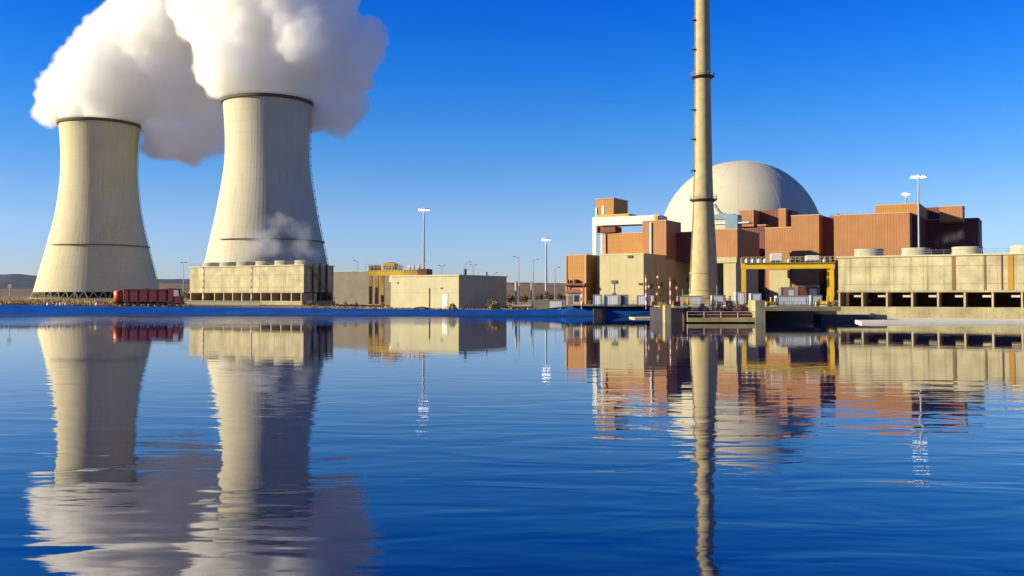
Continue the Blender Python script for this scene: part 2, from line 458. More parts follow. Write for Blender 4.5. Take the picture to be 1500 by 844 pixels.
def hills(D, prof, name, depth, seed, label, mat=HILL):
    mb = MB(); rows = 7
    pts = []
    x = prof[0][0]
    while x <= prof[-1][0]:
        y = lerp_tab(x, prof); p = P(x, y + noise.noise(Vector((x * .05, seed, 0))) * 1.0 + noise.noise(Vector((x * .2, seed, 5))) * .5, D)
        pts.append(p); x += 8
    for p in pts:
        for j in range(rows):
            t = j / (rows - 1); h = math.sin(t * math.pi / 2)
            mb.v.append((p.x * (1 - .25 * (1 - t)), p.y - depth * (1 - t), (p.z + 4) * h - 4 + (noise.noise(Vector((p.x * .004, t * 5, seed))) * 8 * (1 - t) * t)))
    for i in range(len(pts) - 1):
        for j in range(rows - 1):
            a = i * rows + j; mb.f.append((a, a + rows, a + rows + 1, a + 1))
    tag(mb.build(name, mat, smooth=True), label, kind="structure")
hills(3200, [(-600, 398), (-100, 400), (0, 402), (30, 402), (55, 404), (90, 408), (220, 409), (280, 409), (420, 412), (600, 411), (740, 414), (830, 415), (1000, 414), (1200, 411), (1500, 408), (2000, 404)], "hills", 900, 1, "low dark wooded hills on the horizon behind the plant")
hills(1500, [(-300, 424), (150, 423), (215, 416), (260, 415), (300, 418), (560, 421), (700, 418), (745, 416), (830, 416), (1000, 418), (1500, 422), (1900, 422)], "low_ridge", 300, 9, "brown ridge below the hills", surf("ridge_scrub", (0.24, 0.155, 0.055), var=0.4, scale=0.03))

# ------------------------------------------------------------------ cooling towers
def cooling_tower(pxc, D, prof, ring_y, mat, label, ladder_side, cage=False):
    th = math.atan((pxc - 750) / F_PX); k = D * math.cos(th) / F_PX
    base = P(pxc, 432, D); g = 3.4
    tab = sorted([(P(pxc, y, D).z, w_ * k) for y, w_ in prof])
    root = empty("cooling_tower", (base.x, base.y, g))
    tag(root, label, "cooling tower", "cooling towers")
    # smooth interpolation (Catmull-Rom) through the measured radii
    zs = [t[0] for t in tab]
    def rad(z):
        i = max(0, min(len(tab) - 2, max([j for j in range(len(tab)) if zs[j] <= z + 1e-6], default=0)))
        p0 = tab[max(0, i - 1)]; p1 = tab[i]; p2 = tab[i + 1]; p3 = tab[min(len(tab) - 1, i + 2)]
        h = p2[0] - p1[0]; t = (z - p1[0]) / h
        m1 = (p2[1] - p0[1]) / (p2[0] - p0[0]) * h; m2 = (p3[1] - p1[1]) / (p3[0] - p1[0]) * h
        return (2*t**3-3*t*t+1)*p1[1] + (t**3-2*t*t+t)*m1 + (-2*t**3+3*t*t)*p2[1] + (t**3-t*t)*m2
    nr, nrib, seg = 48, 84, 6
    z0, z1 = zs[0], zs[-1]
    pr = [(rad(z0 + (z1 - z0) * i / nr), z0 + (z1 - z0) * i / nr - g) for i in range(nr + 1)]
    def ribf(an):
        t = (an / (2 * math.pi) * nrib) % 1.0
        return 0.02 if t < 0.5 else 0.0
    outer = MB().lathe(pr, nrib * seg, cap=False, rad=ribf)
    inner = [(r - 0.9, z) for r, z in reversed(pr)]
    outer.lathe([(pr[-1][0] + .26, pr[-1][1]), (pr[-1][0] - .9, pr[-1][1])], nrib * seg, cap=False)
    outer.lathe(inner, nrib * 2, cap=False)
    sh = outer.build("shell", mat, root)
    rt, zt = pr[-1]
    rim = MB().lathe([(rt - 1.0, zt - 1.6), (rt + 1.1, zt - 1.6), (rt + 1.3, zt - .4), (rt + 1.3, zt + .5), (rt - 1.0, zt + .5), (rt - 1.0, zt - 1.6)], 160, cap=False)
    railing_mb([(math.cos(i * math.pi / 40) * (rt + 1.1), math.sin(i * math.pi / 40) * (rt + 1.1), zt + .5) for i in range(81)], 1.2, 3.0, 0.06, mb=rim)
    rim.build("rim_walkway", surf("rim_concrete", (0.10, 0.085, 0.04), var=0.3), root)
    zr = P(pxc, ring_y, D).z; rr = rad(zr) + .3; zr -= g
    rg = MB()
    n = 150
    for (ra, za, rb, zb) in ((rr - .3, zr, rr + .9, zr), (rr + .9, zr, rr + .9, zr + .5), (rr + .9, zr + .5, rr - .3, zr + .5)):
        vs = []; fs = []
        a0, a1 = math.radians(-125), math.radians(80)
        for i in range(n + 1):
            an = a0 + (a1 - a0) * i / n
            vs += [(ra * math.cos(an), ra * math.sin(an), za), (rb * math.cos(an), rb * math.sin(an), zb)]
        for i in range(n): fs.append((2*i, 2*i+2, 2*i+3, 2*i+1))
        rg.add(vs, fs)
    rg.build("ring_walkway", surf("walkway_steel", (0.10, 0.08, 0.055), var=0.3), root)
    # raking columns
    rb = pr[0][0]; ncol = 44
    zc = pr[0][1]
    if zc > 1:
        for i in range(ncol):
            a = 2 * math.pi * i / ncol; d = math.pi / ncol
            q = MB()
            for sgn in (-1, 1):
                q.bar(((rb + 2.2) * math.cos(a), (rb + 2.2) * math.sin(a), -0.8), ((rb - .4) * math.cos(a + sgn * d), (rb - .4) * math.sin(a + sgn * d), zc + .4), .42, 6)
            q.build("raking_column", surf("column_concrete", (0.36, 0.28, 0.15), var=0.2), root)
        MB().lathe([(rb + 4, -1.2), (rb + 4, .35), (rb + 3.4, .35), (rb + 3.4, -1.2)], 96, cap=False).build("basin_kerb", CONC_B, root)
        MB().lathe([(rb - 6, -1), (rb - 6, zc + .5)], 64, cap=False).build("fill_pack", surf("fill_dark", (0.03, 0.028, 0.025)), root)
    # caged ladder seen on the right-hand outline
    az = -math.atan2(base.x, base.y) + ladder_side
    lad = MB(); e = Vector((math.cos(az), math.sin(az), 0)); tn = Vector((-e.y, e.x, 0))
    prev = None; z = z0 + 4
    while z < z1 - 1:
        c = e * (rad(z) + .9) + Vector((0, 0, z - g))
        if prev is not None:
            for s_ in (-.5, .5): lad.bar(prev + tn * s_, c + tn * s_, .1, 4)
        lad.bar(e * (rad(z) - .2) + Vector((0, 0, z - g)), c, .1, 4); prev = c; z += 2.2
    z = z0 + 10
    while cage and z < z1 - 3:
        c = e * (rad(z) + .9) + Vector((0, 0, z - g)); lad.bar(c - Vector((0, 0, .3)), c + Vector((0, 0, .4)), .42, 8); z += 6.0
    lad.build("ladder", DARK, root)
    return root, rad(z1), z1

T1 = cooling_tower(143.5, 750, [(183, 60.5), (208, 58), (235, 56.8), (262, 57.3), (313, 63.5), (365, 76), (400, 85.5), (428, 93)], 362, SHELL_A,
                   "left cooling tower, smaller in view, standing alone behind the red truck", R(2))
T2 = cooling_tower(390.5, 645, [(151, 66), (180, 63.6), (208, 62.3), (235, 62.6), (262, 65.5), (313, 74.5), (365, 85.5), (395, 92), (424, 98.5)], 355, SHELL_B,
                   "right cooling tower, larger in view, rising behind the long fan bank", R(1), True)

# ------------------------------------------------------------------ steam
def steam_mat(name, dens, seedv, soft, nscale):
    m = bpy.data.materials.new(name); m.use_nodes = True; nt = m.node_tree; L = nt.links
    nt.nodes.remove(nt.nodes["Principled BSDF"])
    out = nt.nodes["Material Output"]
    pv = N(nt, "ShaderNodeVolumePrincipled")
    pv.inputs["Color"].default_value = (0.994, 0.990, 0.972, 1); pv.inputs["Anisotropy"].default_value = 0.0
    pv.inputs["Density Attribute"].default_value = ""
    at = N(nt, "ShaderNodeAttribute"); at.attribute_name = "density"
    tc = N(nt, "ShaderNodeTexCoord"); mp = N(nt, "ShaderNodeMapping"); mp.inputs["Location"].default_value = (seedv, seedv * 2, 0)
    mp.inputs["Scale"].default_value = (nscale,) * 3
    L.new(tc.outputs["Object"], mp.inputs[0])
    n = N(nt, "ShaderNodeTexNoise"); n.inputs["Scale"].default_value = 1.0; n.inputs["Detail"].default_value = 5; n.inputs["Roughness"].default_value = 0.65
    L.new(mp.outputs[0], n.inputs[0])
    nn = ramp(nt, n.outputs[0], 0.3, 0.7, -1.0 * soft, 0.35 * soft)
    ad = N(nt, "ShaderNodeMath", operation='ADD'); L.new(at.outputs["Fac"], ad.inputs[0]); L.new(nn, ad.inputs[1])
    gt = N(nt, "ShaderNodeMath", operation='GREATER_THAN'); L.new(at.outputs["Fac"], gt.inputs[0]); gt.inputs[1].default_value = 0.001
    d = ramp(nt, ad.outputs[0], 0.0, 0.55, 0.0, dens)
    mu = N(nt, "ShaderNodeMath", operation='MULTIPLY'); L.new(d, mu.inputs[0]); L.new(gt.outputs[0], mu.inputs[1])
    L.new(mu.outputs[0], pv.inputs["Density"])
    L.new(pv.outputs[0], out.inputs["Volume"])
    return m

def gn_volume(name, mat, voxel, band):
    ng = bpy.data.node_groups.new(name, 'GeometryNodeTree')
    ng.interface.new_socket("Geometry", in_out='INPUT', socket_type='NodeSocketGeometry')
    ng.interface.new_socket("Geometry", in_out='OUTPUT', socket_type='NodeSocketGeometry')
    gi = ng.nodes.new('NodeGroupInput'); go = ng.nodes.new('NodeGroupOutput')
    mv = ng.nodes.new('GeometryNodeMeshToVolume'); mv.resolution_mode = 'VOXEL_SIZE'
    mv.inputs["Density"].default_value = 1.0; mv.inputs["Voxel Size"].default_value = voxel; mv.inputs["Interior Band Width"].default_value = band
    sm = ng.nodes.new('GeometryNodeSetMaterial'); sm.inputs["Material"].default_value = mat
    ng.links.new(gi.outputs[0], mv.inputs[0]); ng.links.new(mv.outputs[0], sm.inputs[0]); ng.links.new(sm.outputs[0], go.inputs[0])
    return ng

def steam(name, blobs, D, label, dens, voxel=2.0, band=9.0, disp=(14, 6, 3), soft=0.8, nscale=0.05, seedv=0.0, remesh=3.5):
    """blobs: (px, py, radius px, extra depth)"""
    bm = bmesh.new(); o0 = P(blobs[0][0], blobs[0][1], D)
    for px, py, r, dd in blobs:
        c = P(px, py, D + dd); k = (D + dd) / F_PX
        bmesh.ops.create_icosphere(bm, subdivisions=3, radius=r * k, matrix=Matrix.Translation(c - o0))
    me = bpy.data.meshes.new(name); bm.to_mesh(me); bm.free()
    tmp = bpy.data.objects.new("tmp", me); COL.objects.link(tmp)
    rm = tmp.modifiers.new("r", 'REMESH'); rm.mode = 'VOXEL'; rm.voxel_size = remesh
    dg = bpy.context.evaluated_depsgraph_get(); me2 = bpy.data.meshes.new_from_object(tmp.evaluated_get(dg))
    bpy.data.objects.remove(tmp); bpy.data.meshes.remove(me)
    me2.name = name
    # cauliflower billows: push every vertex along its normal by cellular noise of falling size
    vs = [v.co.copy() for v in me2.vertices]; ns = [v.normal.copy() for v in me2.vertices]
    for i, v in enumerate(me2.vertices):
        c = vs[i] + Vector((seedv * 31, 0, 0)); d = 0
        for amp, per in zip(disp, (42.0, 19.0, 9.0)):
            f1 = noise.voronoi(c / per)[0][0]; d += amp * (0.55 - f1)
        v.co = vs[i] + ns[i] * d
    me2.update(); me2.materials.clear(); me2.materials.append(steam_mat(name, dens, seedv, soft, nscale))
    o = bpy.data.objects.new(name, me2); COL.objects.link(o); o.location = o0
    md = o.modifiers.new("volume", 'NODES'); md.node_group = gn_volume(name, me2.materials[0], voxel, band)
    tag(o, label, "steam", kind="stuff")
    return o

steam("steam_plume", [(143, 176, 46, 0), (100, 140, 44, 0), (82, 142, 32, 10), (140, 110, 62, -10), (125, 155, 40, 0), (195, 120, 60, 0), (192, 66, 60, 0), (240, 150, 58, 15),
       (270, 200, 46, 20), (243, 196, 42, 5), (305, 175, 50, 30), (250, 90, 80, 10), (245, 30, 82, 0), (320, 110, 70, 40), (212, 12, 46, 0), (300, 30, 90, 30), (250, -70, 100, 20), (340, -40, 90, 30), (350, 60, 70, 40), (250, -40, 80, 0)],
      760, "billowing white steam drifting right from the left cooling tower", 0.10, seedv=1.0, band=3.5, disp=(16, 10, 6.5), remesh=2.2, voxel=1.3, nscale=0.09, soft=0.65)
steam("steam_plume", [(392, 150, 50, 0), (392, 110, 62, -5), (350, 75, 66, -10), (330, 100, 50, 0), (440, 110, 62, 5), (445, 60, 80, 0), (500, 100, 50, 10), (478, 150, 50, 10), (500, 150, 38, 20), (515, 60, 44, 10),
       (390, 10, 85, 0), (320, 20, 70, 10), (470, 5, 62, 10), (420, -60, 90, 10), (340, -60, 80, 10)],
      655, "billowing white steam pouring from the right cooling tower", 0.10, seedv=4.0, band=3.5, disp=(15, 10, 6.5), remesh=2.2, voxel=1.3, nscale=0.09, soft=0.65)
steam("steam_wisp", [(400, 366, 28, 0), (385, 340, 26, 4), (360, 366, 26, -4), (335, 378, 18, 0), (412, 318, 20, 6), (400, 300, 15, 8), (438, 362, 24, 4), (458, 374, 16, 2), (440, 338, 18, 6), (318, 384, 12, 0), (472, 366, 12, 4)],
      330, "thin steam wisp rising off the left fan bank in front of the tower", 0.045, voxel=0.7, band=8.0, disp=(4.0, 3.0, 1.8), soft=0.95, nscale=0.10, seedv=8.0, remesh=1.2)
steam("steam_wisp", [(1405, 345, 13, 0), (1385, 350, 12, 2), (1425, 338, 9, 4), (1370, 356, 8, 0)],
      262, "faint steam wisp over the right fan bank", 0.035, voxel=0.6, band=3.0, disp=(1.0, .8, .5), soft=1.0, nscale=0.25, seedv=3.0, remesh=1.0)

# ------------------------------------------------------------------ dome
dr = 119.5 / F_PX * 400 * math.cos(math.atan(336 / F_PX)); dc = P(1084, 352, 400)
root = empty("containment_dome", (dc.x, dc.y, 3.0)); tag(root, "big pale hemispherical reactor dome behind the red cladding blocks and tall chimney", "dome")
zc = dc.z - 3.0
pr = [(dr, 0), (dr, zc)] + [(dr * math.cos(R(a)), zc + dr * math.sin(R(a))) for a in range(4, 89, 4)] + [(0.3, zc + dr)]
MB().lathe(pr, 96, cap=False).build("shell", DOME, root, smooth=True)
rbm = MB()
for i in range(24):
    a = 2 * math.pi * i / 24
    prev = None
    for e in range(0, 90, 6):
        q = Vector(((dr + .02) * math.cos(R(e)) * math.cos(a), (dr + .02) * math.cos(R(e)) * math.sin(a), zc + (dr + .02) * math.sin(R(e))))
        if prev is not None: rbm.bar(prev, q, .035, 4)
        prev = q
rbm.build("meridian_rib", surf("rib_concrete", (0.55, 0.50, 0.35), var=0.1), root)

# ------------------------------------------------------------------ chimney
SD = 265.0
sc_ = P(1031, 432, SD); kz = lambda y: P(1031, y, SD).z; kr = SD * math.cos(math.atan(281 / F_PX)) / F_PX
root = empty("chimney", (sc_.x, sc_.y, 2.6)); tag(root, "tall slender tapering concrete chimney rising out of the picture past the dome", "chimney")
prof = [(26, 452), (26, 447), (24.5, 445), (22.0, 442), (21.3, 425), (20.0, 395), (18.2, 360), (16.2, 320), (14.8, 292), (13.6, 250), (12.6, 190), (11.9, 110), (10.9, 0), (10.3, -75)]
MB().lathe([(w_ * kr, kz(y) - 2.6) for w_, y in prof], 64).build("shaft", CHIM, root, smooth=True)
for y, w_ in ((113, 17.5), (293, 20.5)):
    z = kz(y) - 2.6; r_in = lerp_tab(y, [(0, 10.9), (113, 11.9), (293, 14.8)]) * kr
    pl = MB().lathe([(r_in - .1, z - .8), (w_ * kr, z - .1), (w_ * kr, z + .12), (r_in - .1, z + .12)], 48, cap=False)
    pl.build("gallery", DARK, root)
    railing_mb([(math.cos(i * math.pi / 12) * (w_ * kr - .08), math.sin(i * math.pi / 12) * (w_ * kr - .08), z + .12) for i in range(25)], 1.1, 1.2, .035).build("gallery_railing", GREY, root)
for y in (-14, 30, 73, 161, 204, 250):
    z = kz(y) - 2.6; r_ = lerp_tab(y, [(-75, 10.3), (0, 10.9), (113, 11.9), (250, 13.6)]) * kr; a = R(180 + 12)
    q = MB(); c = Vector((math.cos(a) * (r_ + .55), math.sin(a) * (r_ + .55), z))
    q.bar(c - Vector((0, 0, .15)), c, .8, 8).bar(c - Vector((0, 0, .1)), c - Vector((-.5 * math.cos(a), -.5 * math.sin(a), .9)) * 1.0 + Vector((0, 0, 0)), .08, 4)
    q.bar(c, c + Vector((0, 0, .9)), .07, 4).build("landing", DARK, root)
q = MB(); a = R(180 + 12); prev = None
for y in range(-70, 440, 20):
    r_ = lerp_tab(y, [(-75, 10.3), (0, 10.9), (113, 11.9), (250, 13.6), (320, 16.2), (425, 21.3)]) * kr + .12
    c = Vector((math.cos(a) * r_, math.sin(a) * r_, kz(y) - 2.6))
    if prev is not None:
        t_ = Vector((-math.sin(a), math.cos(a), 0)) * .25
        q.bar(prev + t_, c + t_, .06, 4).bar(prev - t_, c - t_, .06, 4)
    prev = c
q.build("ladder", DARK, root)
for y in (400, 425, 436):
    r_ = lerp_tab(y, [(395, 20.0), (425, 21.3), (442, 22)]) * kr
    MB().lathe([(r_ - .05, kz(y) - 2.75), (r_ + .18, kz(y) - 2.75), (r_ + .18, kz(y) - 2.5), (r_ - .05, kz(y) - 2.5)], 48, cap=False).build("band", CHIM, root)

# ------------------------------------------------------------------ reactor complex (plan grid turned 30 degrees)
# low red building at far left of the complex
fr = Frame(828, 312, 2.2); root = fr_empty("red_annex", fr); tag(root, "narrow red clad annex at the left end of the plant, beside the cream hall", "building")
_, x0, x1, zb, zt = block(fr, root, 828.5, 859, 375, 449, 0, 26, BRICK2, "wall", tops='l')
q = MB(); q.box(x0, x0 + .5, -.25, 0, 0, zt).box(x1 - .5, x1, -.25, 0, 0, zt).build("corner_trim", COPE, root)
q = MB(); zz = fr.zat(416, 4); q.box(x0 - .2, x1 + .2, -1.6, -.003, zz - .5, zz + .2)
q.box(x0 + .2, x0 + .5, -1.5, -1.2, 0, zz - .5).box(x1 - .5, x1 - .2, -1.5, -1.2, 0, zz - .5).build("canopy", RUST, root)
for xx, w_ in ((x0 + .8, 1.0), (x0 + 3.2, 1.6)):
    q = MB(); q.bar((xx + w_ / 2, -.9, zz + .2), (xx + w_ / 2, -.9, zz + 1.5), w_ / 2, 10).build("roof_vent", RUST, root)
q = MB(); q.box(x0 + 1.0, x0 + 4.2, -.12, -.003, 0, 3.4).build("door", surf("dark_door", (0.12, 0.035, 0.02)), root)

# cream hall
fr = Frame(943, 300, 2.6); root = fr_empty("cream_hall", fr); tag(root, "blank cream concrete hall in front of the red blocks left of the chimney", "building")
xl = fr.x(878.5, 410); sd = fr.side(0, 1018)
zt = fr.zat(373, 0)
hall = MB().box(xl, 0, 0, sd, -1, zt).build("wall", CREAM, root)
MB().box(xl - .1, .1, -.1, sd + .1, zt + .003, zt + .5).build("roof_edge", SLAB, root)
xx0 = fr.x(867, 410, 6)
MB().box(xx0, xl - .003, 6, sd, -1, zt - .2).build("side_bay", CREAM, root)
for px, py, s_ in ((923, 376, .8), (900, 413, 1.0), (938, 416, .6), (899, 430, .5)):
    x_, z_ = fr.at(px, py); q = MB(); q.box(x_ - s_, x_ + s_, -.35, -.003, z_ - s_ * .5, z_ + s_ * .5).build("vent_grille", DARK, root)
x_, z_ = fr.at(900, 413); MB().bar((x_, -.15, z_ - .6), (x_, -.15, 0), .09, 6).build("downpipe", GREY, root)
for t in (.12, .3, .55, .8):      # vents and pipes on the shaded end wall
    MB().box(.003, .4, sd * t, sd * t + 1.6, 5.0 + 4 * t, 6.6 + 4 * t).build("vent_grille", surf("dull_vent", (0.25, 0.18, 0.12)), root)

# red middle blocks left of chimney
fr = Frame(941, 322, 2.6); root = fr_empty("red_block_building", fr); tag(root, "stepped red clad blocks with a white gantry frame, behind the cream hall", "building")
block(fr, root, 888, 941, 343.5, 382, 6, 26, BRICK2, "low_wall", tops='l')
_, x0, x1, zb, zt = block(fr, root, 941, 976, 325, 380, 0, 15, BRICK, "tower_wall", tops='l')
xp, _ = fr.at(953.5, 345); MB().box(xp - .28, xp + .28, -.5, -.003, zb + 1, zt - .4).build("white_pipe", WHITE, root)
block(fr, root, 976, 1030, 341, 383, 10, 18, BRICK_SHADE, "rear_wall")
x_, z_ = fr.at(962, 322, 3); MB().box(x_ - 1.1, x_ + .4, 3, 5, zt, zt + 2.2).box(x_ - .7, x_, 2.9, 3, zt + .5, zt + 3).build("roof_hatch", ORA, root)
# white frame
gx0, gz1 = fr.at(867.5, 318, 4); gx1, _ = fr.at(966, 318, 4); _, gz0 = fr.at(868, 331, 4); gz0b = fr.zat(327, gx1, 4)
gzr = fr.zat(315, gx1, 4); gz1 = fr.zat(318.5, gx0, 4)
q = MB().prism([(gx0, gz0), (gx1, gz0b), (gx1, gzr), (gx0, gz1)], 4, 12); q.build("gantry_beam", WHITE, root)
pw = fr.x(873.5, 350, 4) - gx0
for yy in (4.1, 11.2): MB().box(gx0 + .05, gx0 + pw, yy, yy + .7, 5, gz0 - .003).build("gantry_post", WHITE, root)
xb = fr.x(901, 338, 5); MB().box(gx0 + pw + .01, xb, 5, 11, fr.zat(341.5, gx0, 5), fr.zat(333, gx0, 5)).build("crane_girder", RUST, root)
MB().box(fr.x(883, 355, 6), fr.x(888, 355, 6) - .01, 5.5, 6.5, 5, fr.zat(343, gx0, 6)).build("gantry_strut", surf("pink_trim", (.5, .3, .22)), root)
# box on top
bx0, bz0 = fr.at(873, 316, 5); bx1, _ = fr.at(899, 305, 5); sd = fr.side(bx1, 920, 5)
zt_ = fr.zat(292.5, bx0, 5); zb_ = max(gz1, gzr) + .05
MB().box(bx0, bx1, 5, 5 + min(sd, 14), zb_ + .8, zt_).build("plant_room", BRICK2, root)
MB().box(bx0 + .2, bx1 + 6, 4.6, 12, zb_, zb_ + .8).build("plant_room_base", ORA, root)
MB().box(bx0 - .2, bx1 + .2, 4.8, 5 + min(sd, 14) + .2, zt_ + .003, zt_ + .35).build("roof_edge", COPE, root)
MB().box(bx0 + 2.4, bx0 + 3.3, 4.85, 4.997, zb_ + 1, zb_ + 4).build("louvre", WHITE, root)
MB().box(bx0 - .1, bx0 + .5, 4.7, 4.997, zb_, zb_ + 3.5).build("corner_post", WHITE, root)

# red and cream blocks right of chimney
fr = Frame(1159, 318, 2.6); root = fr_empty("auxiliary_building", fr)
tag(root, "stepped red clad building with dark recesses between the chimney and the turbine building", "building")
c0 = 0
block(fr, root, 1159.5, 1200, 317, 446, 0, 20, BRICK, "tall_wall", tops='l')
block(fr, root, 1121, 1159.5, 335, 446, 1.2, 20, BRICK, "step_wall", tops='l')
block(fr, root, 1127, 1157, 396, 446, 0.6, .58, CREAM, "cream_panel", cope=None)
block(fr, root, 1078, 1122, 331, 446, 17, 12, BRICK_SHADE, "recess_wall")
block(fr, root, 1040, 1080, 337, 377, -38, 26, BRICK, "projecting_wall")
block(fr, root, 1044, 1079, 377, 385, -38.3, 26, CREAM, "cream_ledge", cope=None)
block(fr, root, 1060, 1078, 385, 446, -37.9, 26, CREAM, "cream_base", cope=None)
block(fr, root, 1030, 1061, 376.6, 446, 9, 8, BROWN_W, "inner_wall", cope=None)
# upper roof storey
block(fr, root, 1083, 1104, 309, 332, 16, 14, BRICK, "roof_storey", cope=COPE)
block(fr, root, 1104, 1141, 308, 336, 24, 10, BRICK_SHADE, "roof_storey", cope=None)
block(fr, root, 1140.5, 1151, 307, 336, 16, 14, BRICK, "roof_storey", cope=COPE)
block(fr, root, 1151, 1160, 308, 336, 20, 10, BRICK_SHADE, "roof_storey", cope=None)
# blue grey ducts beside the chimney
x0, z0 = fr.at(1046, 345, 0); x1, _ = fr.at(1083, 345, 0)
for (ya, yb) in ((313, 322), (334, 343)):
    q = MB(); q.box(x0, x1 - 1.5, -2, 3, fr.zat(yb, x0), fr.zat(ya + 2, x0)); q.build("duct", BLUEST, root)
q = MB(); q.box(x1 - 4.4, x1, -2.3, 3.2, fr.zat(336, x1), fr.zat(315, x1)).build("duct_box", BLUEST, root)
q = MB(); q.box(x0, x1 + 4, -2.1, 3, fr.zat(328, x1), fr.zat(326, x1)).build("platform", WHITE, root)
pa = Vector((fr.x(1048, 300), -1, fr.zat(300, x0))); pb = Vector((x1 - 4.4, -1, fr.zat(314, x1)))
q = MB(); prev = pa
for i in range(1, 9):
    t = i / 8; c = pa.lerp(pb, t) - Vector((0, 0, 1.2 * math.sin(t * math.pi))); q.bar(prev, c, .55, 8); prev = c
q.build("flue_duct", GREY, root)
railing_mb([(x0, -2.2, fr.zat(326, x1)), (x1 + 4, -2.2, fr.zat(326, x1))], 1.1, 1.5, .05).build("platform_railing", GREY, root)

# turbine building to the right
fr = Frame(1222, 309, 2.6); root = fr_empty("turbine_building", fr)
tag(root, "long red clad turbine building with stepped roof blocks behind the right fan bank", "building")
_, hx0, hx1, _, hz = block(fr, root, 1222, 1333, 316.5, 440, 0, 40, BRICK, "main_wall", tops='l')
block(fr, root, 1200, 1222.4, 318, 440, 9, 20, BRICK_SHADE, "recess_wall", cope=None)
block(fr, root, 1333, 1347, 315, 440, 7, 20, BRICK_SHADE, "recess_wall", cope=None)
block(fr, root, 1282, 1346, 302, 317, 6, 30, BRICK2, "roof_block", tops='l')
block(fr, root, 1345, 1434, 322, 440, 30, 20, BRICK_SHADE, "set_back_wall", cope=COPE)
block(fr, root, 1376, 1410, 303, 325, 18, 10, BRICK, "roof_block")
block(fr, root, 1346, 1377, 304, 325, 34, 10, BRICK_SHADE, "roof_block", cope=None)
q = MB(); xa = fr.x(1215, 315, 12); xb = fr.x(1266, 315, 12); q.box(xa, xb, 12, 14, hz + .1, hz + 1.3); q.box(xa + 2, xa + 3, 11.8, 14.2, hz + 1.3, hz + 1.8)
for i in range(7): q.bar((xa + 1 + i * (xb - xa - 2) / 6, 13, hz + 1.3), (xa + 1 + i * (xb - xa - 2) / 6, 13, hz + 2.0), .12, 6)
q.build("roof_pipework", BLUEST, root)

# ------------------------------------------------------------------ fan banks (mechanical cooling cells)
def fan_bank(name_label, px0, px1, D_anchor_px, D, ytop_l, ylow_l, yop_l, ybase_l, depth_m, posts, drums, braces, base_ext=0, pipes=(), dh=12, dwf=0.93):
    fr = Frame(D_anchor_px, D, 0.0); root = fr_empty("fan_bank", fr); tag(root, name_label, "cooling fan bank", "concrete fan banks")
    x0 = fr.x(px0, 405); x1 = fr.x(px1, 405)
    z = lambda y: fr.zat(y, 0 if D_anchor_px == px0 else x1)
    zt, zl, zo, zb = z(ytop_l), z(ylow_l), z(yop_l), z(ybase_l)
    MB().box(x0, x1, 0, depth_m, zl, zt).build("casing", CONC, root)
    MB().box(x0 - .3, x1 + .3, -.35, depth_m + .3, zt + .003, zt + .35).build("roof_slab", SLAB, root)
    MB().box(x0 - .25, x1 + .25, -.3, .003 - .01, zl - .25, zl + .2).build("lintel", CONC_B, root)
    MB().box(x0 - .3, x1 + base_ext, -.8, depth_m + 1, zb, zo).build("plinth", CONC_B, root)
    # dark openings: back wall and dividing posts
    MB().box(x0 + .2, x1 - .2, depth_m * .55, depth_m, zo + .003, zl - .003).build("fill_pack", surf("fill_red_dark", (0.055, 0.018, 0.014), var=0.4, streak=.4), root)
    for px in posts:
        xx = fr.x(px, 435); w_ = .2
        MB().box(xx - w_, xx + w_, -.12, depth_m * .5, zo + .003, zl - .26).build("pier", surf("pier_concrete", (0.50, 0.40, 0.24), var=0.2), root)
    if braces:
        for a, b in zip(posts[:-1], posts[1:]):
            xx = fr.x(b, 435); wd = (fr.x(b, 435) - fr.x(a, 435)) * .36
            hz_ = zl - (zl - zo) * .38
            MB().box(xx - wd, xx - .34, .1, .5, hz_, hz_ + .5).build("brace", SLAB, root)
    for px, wpx in drums:
        cy_ = depth_m * .42; xc = fr.x(px, ytop_l, cy_); rr = (fr.x(px + wpx / 2, ytop_l, cy_) - fr.x(px - wpx / 2, ytop_l, cy_)) / 2 * dwf
        hh = (z(ytop_l - dh) - z(ytop_l)) * .95
        prd = [(rr * 1.04, zt + .36), (rr * .97, zt + .36 + hh * .5), (rr * 1.0, zt + .36 + hh), (rr * .93, zt + .36 + hh), (rr * .9, zt + .36 + hh * .5), (rr * .95, zt + .36)]
        dm = MB().lathe(prd, 32, xc, cy_, cap=False).build("fan_stack", surf("stack_concrete", (0.46, 0.42, 0.28), var=0.25, streak=.6), root, smooth=True)
        fb = MB(); zc_ = zt + .36 + hh * .55
        for i in range(6):
            a = i * math.pi / 3 + px; fb.bar((xc, cy_, zc_), (xc + math.cos(a) * rr * .85, cy_ + math.sin(a) * rr * .85, zc_ + .15), .22, 4)
        fb.bar((xc, cy_, zc_ - .6), (xc, cy_, zc_ + .5), .5, 8); fb.build("fan", DARK, dm)
    railing_mb([(x0, 0, zt + .35), (x1, 0, zt + .35)], 1.1, 2.6, .04).build("roof_railing", GREY, root)
    for px, wpx, m in pipes:
        xx = fr.x(px, 400); w_ = abs(fr.x(px + wpx, 400) - xx)
        MB().box(xx, xx + w_, -.14, -.003, zl + .3, zt - .1).build("downpipe", m, root)
    return fr, root, x0, x1, zt, zl, zo, zb

